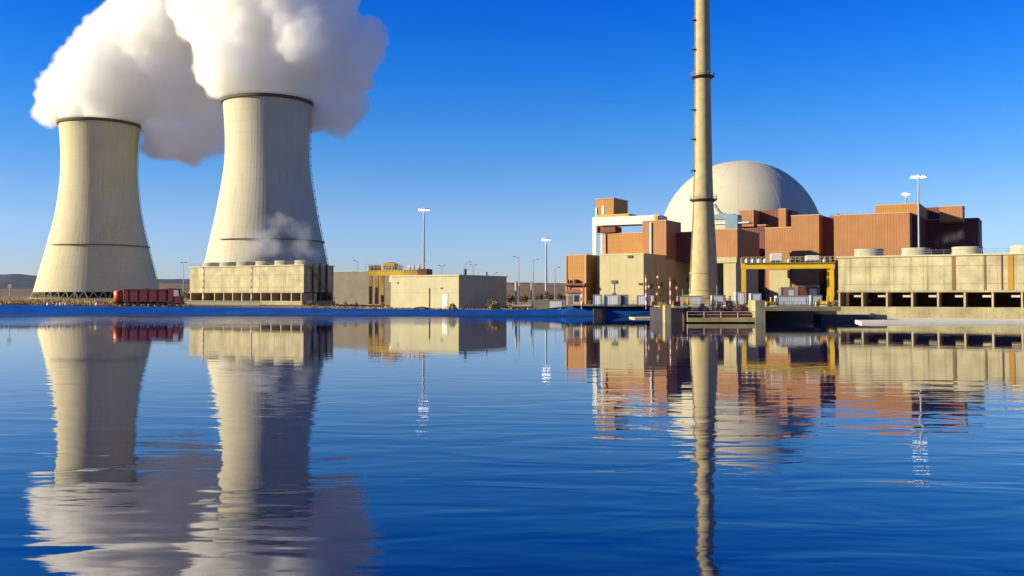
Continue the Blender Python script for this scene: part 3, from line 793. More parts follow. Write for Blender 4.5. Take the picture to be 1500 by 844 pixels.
posts2 = [1229.5, 1263, 1299, 1336, 1374, 1413, 1454, 1497, 1541, 1588, 1636]
OCH = surf("ochre_pipe", (0.45, 0.24, 0.02), var=0.2, streak=.4)
BRN = surf("brown_pipe", (0.22, 0.13, 0.04), var=0.2, streak=.4)
frB, rB, bx0_, bx1_, bzt, bzl, bzo, bzb = fan_bank("long stained concrete fan bank on the right quay, cut by the picture edge", 1228, 1640, 1228, 232,
    378, 427, 449, 467, 16, posts2, [(1273, 46), (1342, 46), (1417, 50), (1504, 54), (1590, 58)], True,
    pipes=((1394, 5, BRN), (1441, 3, BRN), (1466.5, 2, RUST), (1476, 8.5, OCH)))
# bank 1: anchor at its right corner
posts1 = [279.5, 297, 314.5, 328, 341, 354.5, 368, 382.5, 397.5, 412, 427, 441.5]
frA, rA, ax0, ax1, azt, azl, azo, azb = fan_bank("pale concrete fan bank with six fan stacks in front of the right cooling tower", 278, 445, 445, 310,
    389, 428, 441, 453, 15, posts1, [(311, 24), (336, 25), (361, 26), (390, 28), (418, 29), (447, 29)], False, dh=7.5, dwf=0.80)
# stair and pipes on its shaded end
q = MB(); st = Vector((ax1 + .4, 2, azt)); en = Vector((ax1 + .4, 14, azo + .5))
for s_ in (0, 1.0): q.bar(st + Vector((s_, 0, 0)), en + Vector((s_, 0, 0)), .16, 4)
for i in range(22):
    p = st.lerp(en, i / 21); q.box(p.x, p.x + 1.0, p.y - .2, p.y + .2, p.z - .04, p.z + .04)
railing_mb([tuple(st + Vector((1, 0, .1))), tuple(en + Vector((1, 0, .1)))], 1.1, 1.3, .05, mb=q); q.build("stair", surf("stair_grey", (.35, .30, .22)), rA)
q = MB()
for yy in (4, 7.5, 11): q.bar((ax1 + .5, yy, azo), (ax1 + .5, yy, azt + .8), .3, 8)
q.build("riser_pipe", DARK, rA)

# cream parapet wall in front of bank 1
fr = Frame(269, 283, 0, 6); wx1 = fr.x(380, 447)
q = MB(); q.box(0, wx1, 0, .5, 1.5, fr.zat(441.5, 5)); q.box(-.1, wx1 + .1, -.08, .58, fr.zat(441.5, 5) + .003, fr.zat(440.6, 5))
tag(q.build("parapet_wall", CREAM_PLAIN, None, fr.o, -fr.b), "low cream wall on the bank in front of the left fan bank", "wall")

# block between bank 1 and yellow crane, shade put into its wall colour
fr = Frame(572, 352, 2.6); root = fr_empty("grey_shed", fr); tag(root, "plain shaded grey brown shed between the left fan bank and the small yellow crane", "building")
xa = fr.x(484, 415); MB().box(xa, 6, 0, 16, -1, fr.zat(398, xa * .5)).build("wall", surf("shaded_shed_wall", (0.19, 0.155, 0.11), var=0.2, streak=.4), root)
MB().box(xa - .2, 6.2, -.2, 16.2, fr.zat(398, xa * .5) + .003, fr.zat(397, xa * .5)).build("roof_edge", GREY, root)

# ------------------------------------------------------------------ small cream building
fr = Frame(672, 285, 1.7); root = fr_empty("cream_building", fr); tag(root, "flat roofed cream building with a white door beside the water", "building")
xl = fr.x(572.5, 430); sd = fr.side(0, 742); zt = fr.zat(404.5, 0)
MB().box(xl, 0, 0, sd, -1, zt).build("wall", CREAM_PLAIN, root)
q = MB(); e = .25
q.box(xl - e, e, -e, .2, zt + .003, zt + .45).box(xl - e, e, sd - .2, sd + e, zt + .003, zt + .45).box(xl - e, xl + .2, .2, sd - .2, zt + .003, zt + .45).box(-.2, e, .2, sd - .2, zt + .003, zt + .45)
q.build("parapet", SLAB, root)
dx0, dz1 = fr.at(648, 431); dx1 = fr.x(656, 431)
d = MB().box(dx0, dx1, -.12, -.003, 0, dz1).build("door", WHITE, root); MB().box(dx1 - .35, dx1 - .2, -.2, -.12, 1.9, 2.1).build("handle", DARK, d)
q = MB().box(dx0 - .15, dx1 + .15, -.08, -.003, dz1 + .003, dz1 + .2).build("door_lintel", GREY, root)
x_, z_ = fr.at(629, 422); MB().bar((x_, -.18, z_), (x_, -.18, .3), .12, 8).build("downpipe", surf("olive_pipe", (.28, .24, .12)), root)
for px, py in ((646, 422), (582, 414)):
    x_, z_ = fr.at(px, py); MB().box(x_ - .35, x_ + .35, -.3, -.003, z_ - .25, z_ + .25).build("wall_lamp", GREY, root)
MB().box(xl - 1.3, xl - .25 - .003, 1, 4, zt - 1.6, zt + .1).build("side_hood", WHITE, root)
for t_, h_, m in ((.12, 1.6, DARK), (.55, 1.0, GREY)):
    MB().lathe([(.45, zt + .4), (.45, zt + .4 + h_), (.6, zt + .5 + h_), (.3, zt + .7 + h_)], 12, -1.2, sd * t_ + 2).build("roof_vent", m, root)

# ------------------------------------------------------------------ yellow gantry crane (right) and small one (left)
fr = Frame(1090, 250, 3.0, 12); root = fr_empty("gantry_crane", fr); tag(root, "bright yellow portal gantry crane on the quay between the chimney and the right fan bank", "crane")
xr = fr.x(1219, 390); zbt = fr.zat(385, 3); zbb = fr.zat(394, 3)
xl2 = fr.x(1086.5, 390)
MB().box(xl2, xr + .6, -.5, .5, zbb, zbt).build("main_beam", YEL, root)
MB().box(xl2, xr + .6, 5.5, 6.5, zbb + .1, zbt).build("rear_beam", YEL, root)
for xx in (xl2 + .6, xr - .1):
    for yy in (0, 6):
        q = MB(); q.box(xx - .5, xx + .5, yy - .45, yy + .45, .8, zbb - .003)
        q.build("leg", YEL, root)
    MB().box(xx - .55, xx + .55, -.6, 6.6, .25, .8 - .003).build("sill_beam", YEL, root)
    for yy in (0, 6):
        MB().bar((xx, yy - .9, .25), (xx, yy + .9, .25), .25, 8).build("wheel", DARK, root)
q = MB().box(xl2, xr + .6, -1.1, -.5 - .003, zbt - .1, zbt + .02).build("walkway", GREY, root)
railing_mb([(xl2, -1.05, zbt), (xr + .6, -1.05, zbt)], 1.5, 1.2, .05).build("railing", surf("rail_cream", (.55, .48, .25)), root)
railing_mb([(xl2, 6.8, zbt), (xr + .6, 6.8, zbt)], 1.5, 1.6, .05).build("railing", surf("rail_cream", (.55, .48, .25)), root)
for pxa, pxb, ya in ((1129, 1146, 371), (1181, 1200, 374)):
    xa, xb = fr.x(pxa, 378, 1), fr.x(pxb, 378, 1)
    t = MB(); t.box(xa, xb, .7, 5, zbt + .5, fr.zat(ya, xa)).build("trolley", WHITE, root, bevel=.15)
    MB().box(xa + .4, xb - .4, 1, 4.6, zbt, zbt + .5).build("trolley_frame", DARK, root)
for pxm in (1094, 1103, 1112, 1121, 1156, 1208):
    xm = fr.x(pxm, 380); MB().lathe([(.45, zbt), (.5, zbt + .8), (.2, zbt + 1.1)], 8, xm, 1.5).build("motor", TANK, root)
q = MB(); xh = fr.x(1122, 400); 
for s_ in (-.15, .15): q.bar((xh + s_, 3, zbb), (xh + s_, 3, zbb - 5), .04, 4)
q.box(xh - .4, xh + .4, 2.7, 3.3, zbb - 5.8, zbb - 5).build("hook_block", DARK, root)

fr = Frame(540, 335, 2.6, 12); root = fr_empty("gantry_crane", fr); tag(root, "weathered orange and yellow gantry crane with railings left of the cream building", "crane")
xr = fr.x(624, 395); zt = fr.zat(396, 3); zl = fr.zat(404, 3)
MB().box(0, fr.x(592, 400), -.5, .5, zl, zt).build("main_beam", YEL, root)
MB().box(fr.x(592, 400) + .01, xr, -.5, .5, zl, zt).build("end_beam", surf("ochre_beam", (.50, .30, .03), var=.3), root)
MB().box(0, xr, 5.5, 6.5, zl, zt).build("rear_beam", YEL, root)
MB().box(xr - 3, xr + .4, -.6, 6.6, zl + .01, zt + .4).build("end_truck", RUST, root)
for xx in (.8, 3.2, xr - 1.5):
    for yy in (0, 6):
        MB().box(xx - .55, xx + .55, yy - .45, yy + .45, 0, zl - .003).build("leg", ORA, root)
railing_mb([(-1, -1.0, zt), (xr, -1.0, zt)], 2.2, 1.1, .07).build("railing", surf("rail_pale", (.6, .55, .4)), root)
xa, xb = fr.x(560, 390), fr.x(578, 390)
MB().box(xa, xb, 0, 4.5, zt + .3, fr.zat(385.5, xa)).build("cab", ORA, root, bevel=.2)
MB().lathe([(2.2, fr.zat(385.5, xa)), (1.6, fr.zat(384.5, xa)), (.4, fr.zat(384, xa))], 12, (xa + xb) / 2, 2.2).build("cab_roof", LEAFY, root)
for px in (541, 547, 553, 585, 597, 603, 611):
    xm = fr.x(px, 393); MB().box(xm - .5, xm + .5, 1, 2.4, zt, zt + 1.8).build("motor", RUST if px < 555 else TANK, root)

# ------------------------------------------------------------------ quay, intake, apron
# quay ledge left of intake
fr = Frame(850, 256, 0, 0); q = MB(); xr = fr.x(962, 447)
zt = fr.zat(446.5, 10); q.prism([(-2, zt - .3), (4, zt - .45), (xr * .55, zt - .6), (xr, zt - .45), (xr, zt), (-2, zt)], 5.5, 12)
tag(q.build("quay_ledge", CONC_B, None, fr.o, -fr.b), "concrete quay ledge above the blue bank", kind="structure")
q = MB(); zz = 0.5
p0, p1 = P(925, 464, 235), P(975, 464, 235); q.box(p0.x, p1.x, 229, 240, -.6, .3)
tag(q.build("landing_slab", SLAB), "low pale slab at the water line left of the intake piers", kind="structure")
p0 = P(869, 464, 261); q = MB().box(p0.x, P(886, 455, 261).x, 259.2, 263, -.4, 2.0)
tag(q.build("outfall", DARK), "dark outfall opening in the blue bank", kind="structure")
# quay deck with dark underside
ID = 196.0
root = empty("intake_structure", (P(1045, 470, ID).x, ID, 0)); ox = root.location.x; tag(root, "concrete water intake with two piers and a railed walkway at the foot of the chimney", "water intake")
X = lambda px, D=ID: P(px, 450, D).x - ox
zf = lambda py, D=ID: ZP(py, D)
MB().box(X(974), X(983), 0, 3, -1, zf(447)).build("pier", CONC_B, root)
MB().box(X(1106.5), X(1121), 0, 6, -1, zf(440)).build("pier", CONC_B, root)
MB().box(X(983) + .01, X(1008), 6, 30, -1, 3.1).build("side_wall", DARK, root)
MB().box(X(1007), X(1106), .2, 2.2, .25, zf(465.5)).build("walkway_beam", surf("algae_concrete", (.50, .42, .13), var=.3, streak=.5), root)
railing_mb([(X(1007), .3, zf(465.5)), (X(1106), .3, zf(465.5))], 1.25, 3.4, .09).build("walkway_railing", surf("rail_rose", (.55, .38, .28)), root)
MB().box(X(1007), X(1106), 2.4, 12, -1, zf(458.5)).build("screen_wall", surf("shaded_screen", (.10, .03, .03), var=.5), root)  # dark colour stands for the shadowed opening behind the walkway
MB().box(X(1004), X(1106), 12.01, 44, -1, 3.2).build("deck", CONC_B, root)
for i in range(14):
    xx = X(1010 + i * 7); h_ = random.uniform(.6, 1.9)
    q = MB()
    if i % 3 == 0: q.lathe([(.7, 0), (.75, h_ * .6), (.4, h_), (.1, h_ * 1.1)], 10)
    elif i % 3 == 1: q.box(-.8, .8, -.6, .6, 0, h_).box(-.4, .4, -.3, .3, h_, h_ + .6)
    else:
        q.bar((-.7, 0, .5), (.7, 0, .5), .5, 10).bar((0, 0, .5), (0, 0, h_ + .5), .15, 6)
    q.build("screen_motor", random.choice([DARK, DARK, RUST, BRN]), root, loc=(xx, 4 + random.random() * 3, zf(458.5)))

dk = MB()
XW = lambda px, D: P(px, 450, D).x
za = 3.35
dk.box(XW(1121, 200), XW(1232, 204), 204, 240, 2.45, za)
tag(dk.build("quay_deck", CONC_B), "concrete quay deck overhanging dark water under the gantry crane", kind="structure")
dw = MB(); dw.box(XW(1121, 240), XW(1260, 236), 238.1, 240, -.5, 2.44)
tag(dw.build("quay_wall", DARK), "dark wall under the quay deck", kind="structure")  # wall coloured dark to carry the shade under the deck
q = MB()
pts = [(0, 0), (0, 2.7), (.9, 2.7), (.45, 2.2), (.25, 1.4)]
# apron at the water line in front of the right bank
ap = MB(); aL = frB.o + frB.u * frB.x(1285, 460)
pl = [P(1252, 468, 206), Vector((aL.x, aL.y, 0)), frB.o + frB.u * (bx1_ + 5), Vector((P(1640, 450, 190).x, 186, 0)), P(1262, 474, 190)]
vs = [(p.x, p.y, z) for z in (-.5, .42) for p in pl]; n_ = len(pl)
ap.add(vs, [tuple(reversed(range(n_))), tuple(range(n_, 2 * n_))] + [(i, (i + 1) % n_, n_ + (i + 1) % n_, n_ + i) for i in range(n_)])
tag(ap.build("apron", surf("washed_slab", (0.82, 0.78, 0.60), var=.08, spot=.15)), "pale concrete apron at the water line below the right fan bank", kind="structure")
# bank piece with the shade under the quay put into its colour
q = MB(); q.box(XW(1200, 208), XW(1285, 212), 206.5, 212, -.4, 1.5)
tag(q.build("quay_toe", surf("toe_shade", (.05, .05, .055), var=.4)), "toe wall below the quay, coloured dark as shaded", kind="structure")

# ------------------------------------------------------------------ vehicles and containers
def wheel(x, y, z, r, wdt, root):
    t = MB(); prt = [(r * .6, -wdt / 2), (r * .95, -wdt / 2), (r, -wdt / 3), (r, wdt / 3), (r * .95, wdt / 2), (r * .6, wdt / 2)]
    t.lathe(prt, 20); o = t.build("wheel", BLACK, root, loc=(x, y, z)); o.rotation_euler = (R(90), 0, 0)
    m = MB().lathe([(r * .58, -wdt * .45), (r * .62, wdt * .3), (r * .25, wdt * .48), (r * .05, wdt * .5)], 16).build("rim", GREY, o)
    return o
TD = 268.5
tl = P(163, 449, TD); tr = P(265, 449, TD); TL = tr.x - tl.x; tz = 2.5
root = empty("red_truck", (tl.x, TD, tz)); tag(root, "long dark red truck with a bright orange red tank below the left cooling tower", "truck")
sx = TL / 102.0
hz_ = lambda y: ZP(y, TD) - tz
q = MB().box(16 * sx, 100 * sx, .4, 2.4, .9, 1.5); q.build("chassis", BLACK, root)
b = MB(); b.prism([(17 * sx, 1.55), (80.5 * sx, 1.55), (80.5 * sx, hz_(423.5)), (18.5 * sx, hz_(424)), (17 * sx, hz_(425))], 0, 2.9); b.build("cargo_body", RED, root, bevel=.1)
b = MB()
for i in range(4): b.box((24 + i * 14) * sx, (24.5 + i * 14) * sx, -.1, -.003, 1.6, hz_(425))
b.box(17 * sx, 76 * sx, -.14, -.003, hz_(425) + .0, hz_(423.6)).build("body_rail", surf("dusty_red", (.21, .012, .009), var=.2), root)
c = MB().prism([(82 * sx, 1.1), (101 * sx, 1.1), (101.5 * sx, 2.9), (98.8 * sx, hz_(423)), (82 * sx, hz_(422))], .1, 2.8).build("cab", RED, root, bevel=.12)
MB().prism([(91 * sx, 3.1), (99.3 * sx, 3.1), (97.8 * sx, hz_(425)), (91 * sx, hz_(425))], .02, .097).build("window", surf("pale_window", (.55, .5, .45), rough=.2), c)
MB().prism([(99.4 * sx, 3.2), (101.7 * sx, 3.2), (99.8 * sx, hz_(425)), (98.4 * sx, hz_(425))], .3, 2.6).build("windscreen", GLASS, c)
MB().box(83 * sx, 90 * sx, .03, .095, 1.5, hz_(425)).build("door", surf("deep_red", (.2, .012, .01)), c)
MB().bar((81.2 * sx, .3, 1.5), (81.2 * sx, .3, hz_(421)), .13, 8).build("exhaust_stack", DARK, root)
MB().box(100.5 * sx, 102.4 * sx, .1, 2.8, .8, 1.6).build("bumper", DARK, root)
t = MB().lathe([(1.2, 1.5), (1.45, 1.6), (1.45, hz_(427)), (1.1, hz_(425.5)), (.4, hz_(424.8))], 20, 8 * sx, 1.5).build("rear_tank", REDB, root, smooth=True)
MB().box(2 * sx, 16 * sx, .5, 2.4, 1.0, 1.5).build("tank_bed", BLACK, root)
MB().box(48 * sx, 52 * sx, .8, 2, hz_(424), hz_(422.3)).build("roof_hatch", RED, root)
for xx in (8, 24, 31, 38, 68, 75, 93):
    for yy in (.35, 2.5): wheel(xx * sx, yy, .62, .62, .5, root)
MB().box(42 * sx, 62 * sx, .3, 2.5, .45, .9).build("fuel_tank", BLACK, root)

def container(px0, px1, ytop, D, zb, label, mat=WHITE_B, dep=3.0, b=10, name="storage_container"):
    fr = Frame(px0, D, zb, b); x1 = fr.x(px1, 440); h_ = fr.zat(ytop, x1 / 2)
    root = fr_empty(name, fr); tag(root, label, "container")
    MB().box(0, x1, 0, dep, .15, h_).build("body", mat, root)
    q = MB(); e = .07
    for xx in (0, x1 - .18):
        q.box(xx - e, xx + .18 + e, -e, .14, .1, h_ + e)
    q.box(.2, x1 - .2, -e, .1, h_ - .15, h_ + e).box(.2, x1 - .2, -e, .1, .1, .32).build("frame", GALV, root)
    MB().box(x1 * .55, x1 * .9, -.06, -.003, .35, h_ * .85).build("door", surf("pale_door", (.6, .62, .63), var=.1), root)
    q = MB()
    for s_ in (.1, .9): q.box(x1 * s_ - .15, x1 * s_ + .15, 0, dep, -.25, .15)
    q.build("skid", DARK, root)
    return root

container(869, 881, 432, 250, 3.1, "small white cabinet at the left foot of the cream hall")
container(885, 907, 432, 250, 3.1, "white storage container in front of the middle of the cream hall")
container(909, 920, 432, 250, 3.1, "brown cabinet between two white containers before the cream hall", mat=BRN)
container(933, 946, 433, 250, 3.1, "white container at the right corner of the cream hall, left one of its pair")
container(947, 958, 433, 250, 3.1, "white container at the right corner of the cream hall, right one of its pair")
container(1138, 1185, 433.5, 216, 3.35, "long white container on the quay under the yellow gantry crane", b=4)
container(1188, 1204, 433, 222, 3.35, "short white container at the right leg of the yellow gantry crane", b=4)
container(1078, 1091, 428, 236, 3.35, "tall white cabinet behind the left leg of the yellow gantry crane", b=4)
container(1100, 1115, 430, 232, 3.35, "white cabinet between the two left legs of the yellow gantry crane", b=4)
container(993, 1030, 434, 244, 3.2, "low cream trailer container at the foot of the chimney", mat=SLAB, b=4)
container(1043, 1061, 433, 246, 3.2, "white cabinet just right of the chimney foot", b=4)
container(1144, 1165, 421, 246, 3.3, "dull brown equipment cabin behind the long white container", mat=surf("cabin_brown", (.26, .2, .12), var=.2), b=4)
container(1168, 1200, 419, 260, 3.3, "dark red flat cabin below the red tall wall", mat=RUST, b=4)
container(778, 828, 439.5, 275, 1.8, "low grey green shed at the water edge left of the red annex", mat=surf("shed_green", (.22, .21, .12), var=.15), dep=5, b=6, name="low_shed")

def hut(px0, px1, yt, ye, D, zb, label):
    fr = Frame(px0, D, zb, 6); x1 = fr.x(px1, 440); he = fr.zat(ye, x1 / 2); ht = fr.zat(yt, x1 / 2)
    root = fr_empty("hut", fr); tag(root, label, "hut")
    MB().box(0, x1, 0, 3.5, 0, he).build("wall", surf("hut_wall", (.60, .50, .36), var=.1), root)
    MB().add([(-.3, -.4, he), (x1 + .3, -.4, he), (x1 + .3, 3.9, he), (-.3, 3.9, he), (.4, 1.75, ht), (x1 - .4, 1.75, ht)],
             [(0, 1, 5, 4), (2, 3, 4, 5), (1, 2, 5), (3, 0, 4), (3, 2, 1, 0)]).build("roof", PINK, root)
    f_ = MB().box(x1 * .55, x1 * .85, -.06, -.003, 1, he * .8).build("window", GLASS, root)
    MB().box(x1 * .15, x1 * .4, -.06, -.003, 0, he * .8).build("door", surf("hut_door", (.35, .25, .15)), root)
hut(829, 851, 423.5, 429, 262.5, 3.1, "small cream hut with a faded red roof in front of the red annex")

# small yellowish platform cart (white table like rig)
fr = Frame(750, 272, 1.75, 4); root = fr_empty("flatbed_trailer", fr); tag(root, "small pale flatbed trailer by the water edge right of the cream building", "trailer")
x1 = fr.x(778, 447); zd = fr.zat(446.5, 2)
MB().box(0, x1, 0, 2.2, zd - .45, zd).build("bed", SLAB, root); MB().box(0, x1, -.05, 2.25, zd - .8, zd - .46).build("chassis", RUST, root)
MB().box(0, .25, 0, 2.2, zd, fr.zat(442, 0)).build("headboard", SLAB, root)
for xx in (1.0, x1 - 1.4): wheel(xx, .2, .42, .42, .35, root); wheel(xx, 2.0, .42, .42, .35, root)

# heaps near the cream building
def heap(px0, px1, yt, D, zb, mat, label, name="rubble_heap"):
    a, b = P(px0, 450, D), P(px1, 450, D); w_ = (b.x - a.x) / 2; h_ = ZP(yt, D) - zb
    bm = bmesh.new(); bmesh.ops.create_icosphere(bm, subdivisions=4, radius=1.0)
    for v in bm.verts:
        n_ = 1 + .35 * noise.noise(v.co * 2.2 + Vector((px0, 0, 0))) + .15 * noise.noise(v.co * 6)
        v.co = Vector((v.co.x * w_ * n_, v.co.y * w_ * .6 * n_, max(-.1, v.co.z) * h_ * n_))
    me = bpy.data.meshes.new(name); bm.to_mesh(me); bm.free(); me.materials.append(mat)
    o = bpy.data.objects.new(name, me); COL.objects.link(o); o.location = ((a.x + b.x) / 2, D, zb); tag(o, label, "heap"); return o
heap(606, 629, 449.5, 270, 1.7, surf("rust_rubble", (.22, .07, .04), var=.5, scale=2), "low rusty rubble heap in front of the cream building")
heap(652, 669, 445.5, 270, 1.7, surf("sand_heap", (.5, .36, .10), var=.3, scale=2), "small sandy heap under the white door of the cream building")

# ------------------------------------------------------------------ lamps and poles
def high_mast(px, yhead, D, zb, headw, label, lit=True):
    p = P(px, yhead, D); root = empty("floodlight_mast", (p.x, p.y, zb)); tag(root, label, "floodlight mast", "floodlight masts")
    h_ = p.z - zb; k = D / F_PX; rw = headw * k / 2
    MB().bar((0, 0, 0), (0, 0, h_), 1.9 * k, 12, 1.0 * k).build("pole", GALV, root)
    MB().lathe([(rw * .75, h_ - .5 * k), (rw * .8, h_ - .9 * k), (rw * .7, h_ - .9 * k)], 24, cap=False).build("ring", GALV, root)
    for i in range(10):
        a = 2 * math.pi * i / 10; c = Vector((math.cos(a) * rw * .82, math.sin(a) * rw * .82, h_))
        q = MB().bar(c - Vector((0, 0, .7 * k)), c + Vector((0, 0, 1.6 * k)), 2.2 * k, 8, 1.2 * k); l = q.build("floodlight", WHITE, root)
        MB().bar(c - Vector((0, 0, 1.3 * k)), c - Vector((0, 0, .72 * k)), 1.9 * k, 8).build("lens", LAMP if lit else WHITE, l)
    MB().lathe([(rw * .25, h_), (rw * .3, h_ + 2.4 * k), (.1, h_ + 3 * k)], 12).build("hub", WHITE, root)
high_mast(621, 307, 372, 2.6, 15, "tall floodlight mast behind the cream building, between it and the cooling tower")
high_mast(800, 351, 520, 3, 11, "thinner distant floodlight mast left of the red annex")
high_mast(1345, 259, 262, 3, 22, "floodlight mast in front of the turbine building, tallest one on the right")
high_mast(1327, 284, 420, 3, 9, "small far floodlight head just above the turbine building roof")

def street_lamp(px, yt, D, zb, arm, label, double=False, big=False):
    p = P(px, yt, D); root = empty("street_lamp", (p.x, p.y, zb)); tag(root, label, "street lamp", "street lamps")
    h_ = p.z - zb; k = D / F_PX
    MB().bar((0, 0, 0), (0, 0, h_), .75 * k, 8, .4 * k).build("pole", GALV, root)
    for s_ in ((-1, 1) if double else (1,)):
        q = MB(); prev = Vector((0, 0, h_ - .2)); 
        for i in range(1, 6):
            t = i / 5; c = Vector((arm * s_ * t * k, 0, h_ - .2 + 3.0 * k * math.sin(t * math.pi / 2))); q.bar(prev, c, .3 * k, 6); prev = c
        q.build("arm", GALV, root)
        MB().box(prev.x - 1.6 * k, prev.x + 1.6 * k, -1.0 * k, 1.0 * k, prev.z - .5 * k, prev.z + .6 * k).build("lamp_head", GREY, root, bevel=.1)
SL = [(760, 378, 380, -7, "street lamp with arm to the left, nearest right of the cream building", False),
      (781, 382, 400, 7, "street lamp with arm to the right, left of the distant floodlight mast", False),
      (813, 394, 520, 6, "small street lamp just left of the red annex", False),
      (682, 386, 460, 7, "street lamp behind the dark end of the cream building", False),
      (693, 390, 520, 4, "short double armed street lamp behind the cream building", True),
      (647, 391, 400, 4, "double headed lamp behind the roof of the cream building", True),
      (723, 402, 560, 5, "low street lamp at the right roof edge of the cream building", False),
      (524, 384, 480, -5, "street lamp above the grey shed", False),
      (269, 387, 560, 3, "double lamp between the left cooling tower and the fan bank", True)]
for px, yt, D, arm, lab, dbl in SL: street_lamp(px, yt, D, 2.5, arm, lab, dbl)

def post(px, yt, yb, D, wpx, mat, name, label, cat, group=None, cap=True):
    p = P(px, yb, D); t = ZP(yt, D) - p.z; k = D / F_PX
    q = MB().bar((0, 0, -.6), (0, 0, t), wpx / 2 * k, 8)
    if cap: q.bar((0, 0, t), (0, 0, t + .3), wpx * .7 * k, 8, wpx * .2 * k)
    o = q.build(name, mat, None, p); tag(o, label, cat, group); return o
for px, yt, D, lab in ((298, 392, 288, "red and white banded pole at the left end of the left fan bank"),
                  (368.5, 392, 286, "red and white banded pole before the middle of the left fan bank"),
                  (946.5, 404, 246, "red and white banded pole at the right corner of the cream hall"),
                  (982, 408, 205, "red and white banded pole standing on the left intake pier"),
                  (852, 425, 258, "short red banded pole right of the red roofed hut")):
    post(px, yt, 449, D, 1.9, POLE_RW, "banded_pole", lab, "pole", "red and white banded poles")
post(756, 413, 447, 290, 3.6, SLAB, "white_post", "thick cream post beside the flatbed trailer, left of the other", "post", "cream posts by the trailer")
post(778.5, 413, 437, 300, 2.2, SLAB, "white_post", "thin cream post behind the low grey green shed", "post", "cream posts by the trailer")
post(760.5, 414, 440, 300, 1.6, SLAB, "white_post", "slim cream post right behind the thick one", "post", "cream posts by the trailer")
GLOBE = surf("orange_globe", (.75, .36, .16), var=.15, rough=.4)
for px, py, lab in ((964, 406, "highest globe lamp in front of the shaded cream hall end"), (951, 420, "globe lamp nearest the lit corner of the cream hall"),
                    (966, 421, "globe lamp below the highest one, at the middle of the shaded end wall"), (992, 422, "globe lamp left of the chimney foot"), (963, 431, "lowest globe lamp in front of the shaded end wall")):
    D = 248; p = P(px, py, D); root = empty("globe_lamp", (p.x, p.y, 3.1)); tag(root, lab, "lamp", "globe lamps before the cream hall")
    h_ = p.z - 3.1; MB().bar((0, 0, 0), (0, 0, h_ - .3), .09, 6).build("pole", RUST, root)
    MB().lathe([(.05, h_ - .45), (.3, h_ - .3), (.45, h_), (.3, h_ + .3), (.05, h_ + .45)], 12).build("globe", GLOBE, root, smooth=True)
# yellow bollard machine near the left pier
for px, yt, D, m, lab in ((970, 437, 215, YEL, "yellow valve stand beside the left intake pier"), (977, 440, 200, ORA, "orange valve stand on the left intake pier"), (1222, 433, 214, YEL, "yellow valve stand at the right crane leg")):
    p = P(px, 447, D); root = empty("valve_stand", (p.x, p.y, 3.0)); tag(root, lab, "valve", "valve stands")
    h_ = ZP(yt, D) - 3.0
    MB().box(-.7, .7, -.6, .6, 0, h_ * .55).build("gearbox", m, root, bevel=.08)
    MB().bar((0, 0, h_ * .55), (0, 0, h_), .12, 8).build("spindle", DARK, root)
    MB().bar((-.6, -.75, h_ * .4), (-.6, -.65, h_ * .4), .5, 12).build("handwheel", m, root)
# railings on the quay
for (a, b, za_, lab) in ((P(862, 447, 254), P(960, 447, 254), 3.2, "thin pale railing on the ledge above the blue bank"),
                        (P(985, 447, 240), P(1075, 447, 240), 3.2, "thin railing at the foot of the chimney"),
                        (P(1122, 450, 205), P(1226, 450, 208), 3.35, "yellowish railing along the quay deck edge")):
    q = railing_mb([(0, 0, 0), (b.x - a.x, b.y - a.y, 0)], 1.1, 2.0, .045)
    tag(q.build("railing", surf("rail_yel", (.5, .42, .18)), None, (a.x, a.y, za_)), lab, "railing", "railings along the quay")

# left bank: sign post, fence, markers
root = empty("lamp_sign", P(14, 447, 300)); tag(root, "small pale sign on a thin pole at the far left of the bank", "sign")
k = 300 / F_PX; hh = ZP(420, 300) - root.location.z
MB().bar((0, 0, -.5), (0, 0, hh), .5 * k, 6).build("pole", GALV, root); MB().box(-3 * k, 3 * k, -.1, .1, hh - 2 * k, hh + 3.5 * k).build("sign_plate", SLAB, root)
fp = [P(-40 + i * 13.5, 440, 292) for i in range(16)]
q = MB()
for p in fp: q.bar((p.x, p.y, gz(p.x, p.y) - .3), (p.x, p.y, gz(p.x, p.y) + 2.0), .09, 5)
for hgt in (.7, 1.3, 1.9):
    for a, b in zip(fp[:-1], fp[1:]): q.bar((a.x, a.y, gz(a.x, a.y) + hgt), (b.x, b.y, gz(b.x, b.y) + hgt), .03, 3)
c_ = fp[0].copy(); 
for i, v in enumerate(q.v): q.v[i] = (v[0] - c_.x, v[1] - c_.y, v[2])
tag(q.build("wire_fence", surf("fence_wood", (.38, .30, .18), var=.3), None, (c_.x, c_.y, 0)), "wire fence with thin posts across the grass below the left cooling tower", "fence")
for px, wd, lab in ((71, 5, "white marker stone on the blue bank, leftmost of the left three"), (89, 4, "white marker stone on the blue bank, middle of the left three"),
                    (96.5, 3.5, "white marker stone on the blue bank, right of the left three"), (142, 4, "white marker stone on the blue bank beside the red truck")):
    p = P(px, 448.5, 265.2); k = p.y / F_PX * wd / 2
    q = MB().lathe([(k, -.15), (k * 1.05, .25), (k * .7, .5), (k * .15, .62)], 9)
    tag(q.build("marker_stone", TANK, None, (p.x, 265.15, 3.2)), lab, "marker stone", "white marker stones")
post(139.5, 440, 447, 266.5, 1.6, surf("marker_yellow", (.6, .5, .3)), "marker_post", "short pale marker post by the red truck's rear", "post", cap=False)
# poles on left field
for px, yt, D, lab in ((62, 428, 420, "thin pole on the grass before the left edge of the cooling tower"), (109, 424, 420, "thin pole on the grass before the middle of the left cooling tower")):
    post(px, yt, 441, D, 1.0, GALV, "field_pole", lab, "pole", "thin poles on the grass", cap=False)

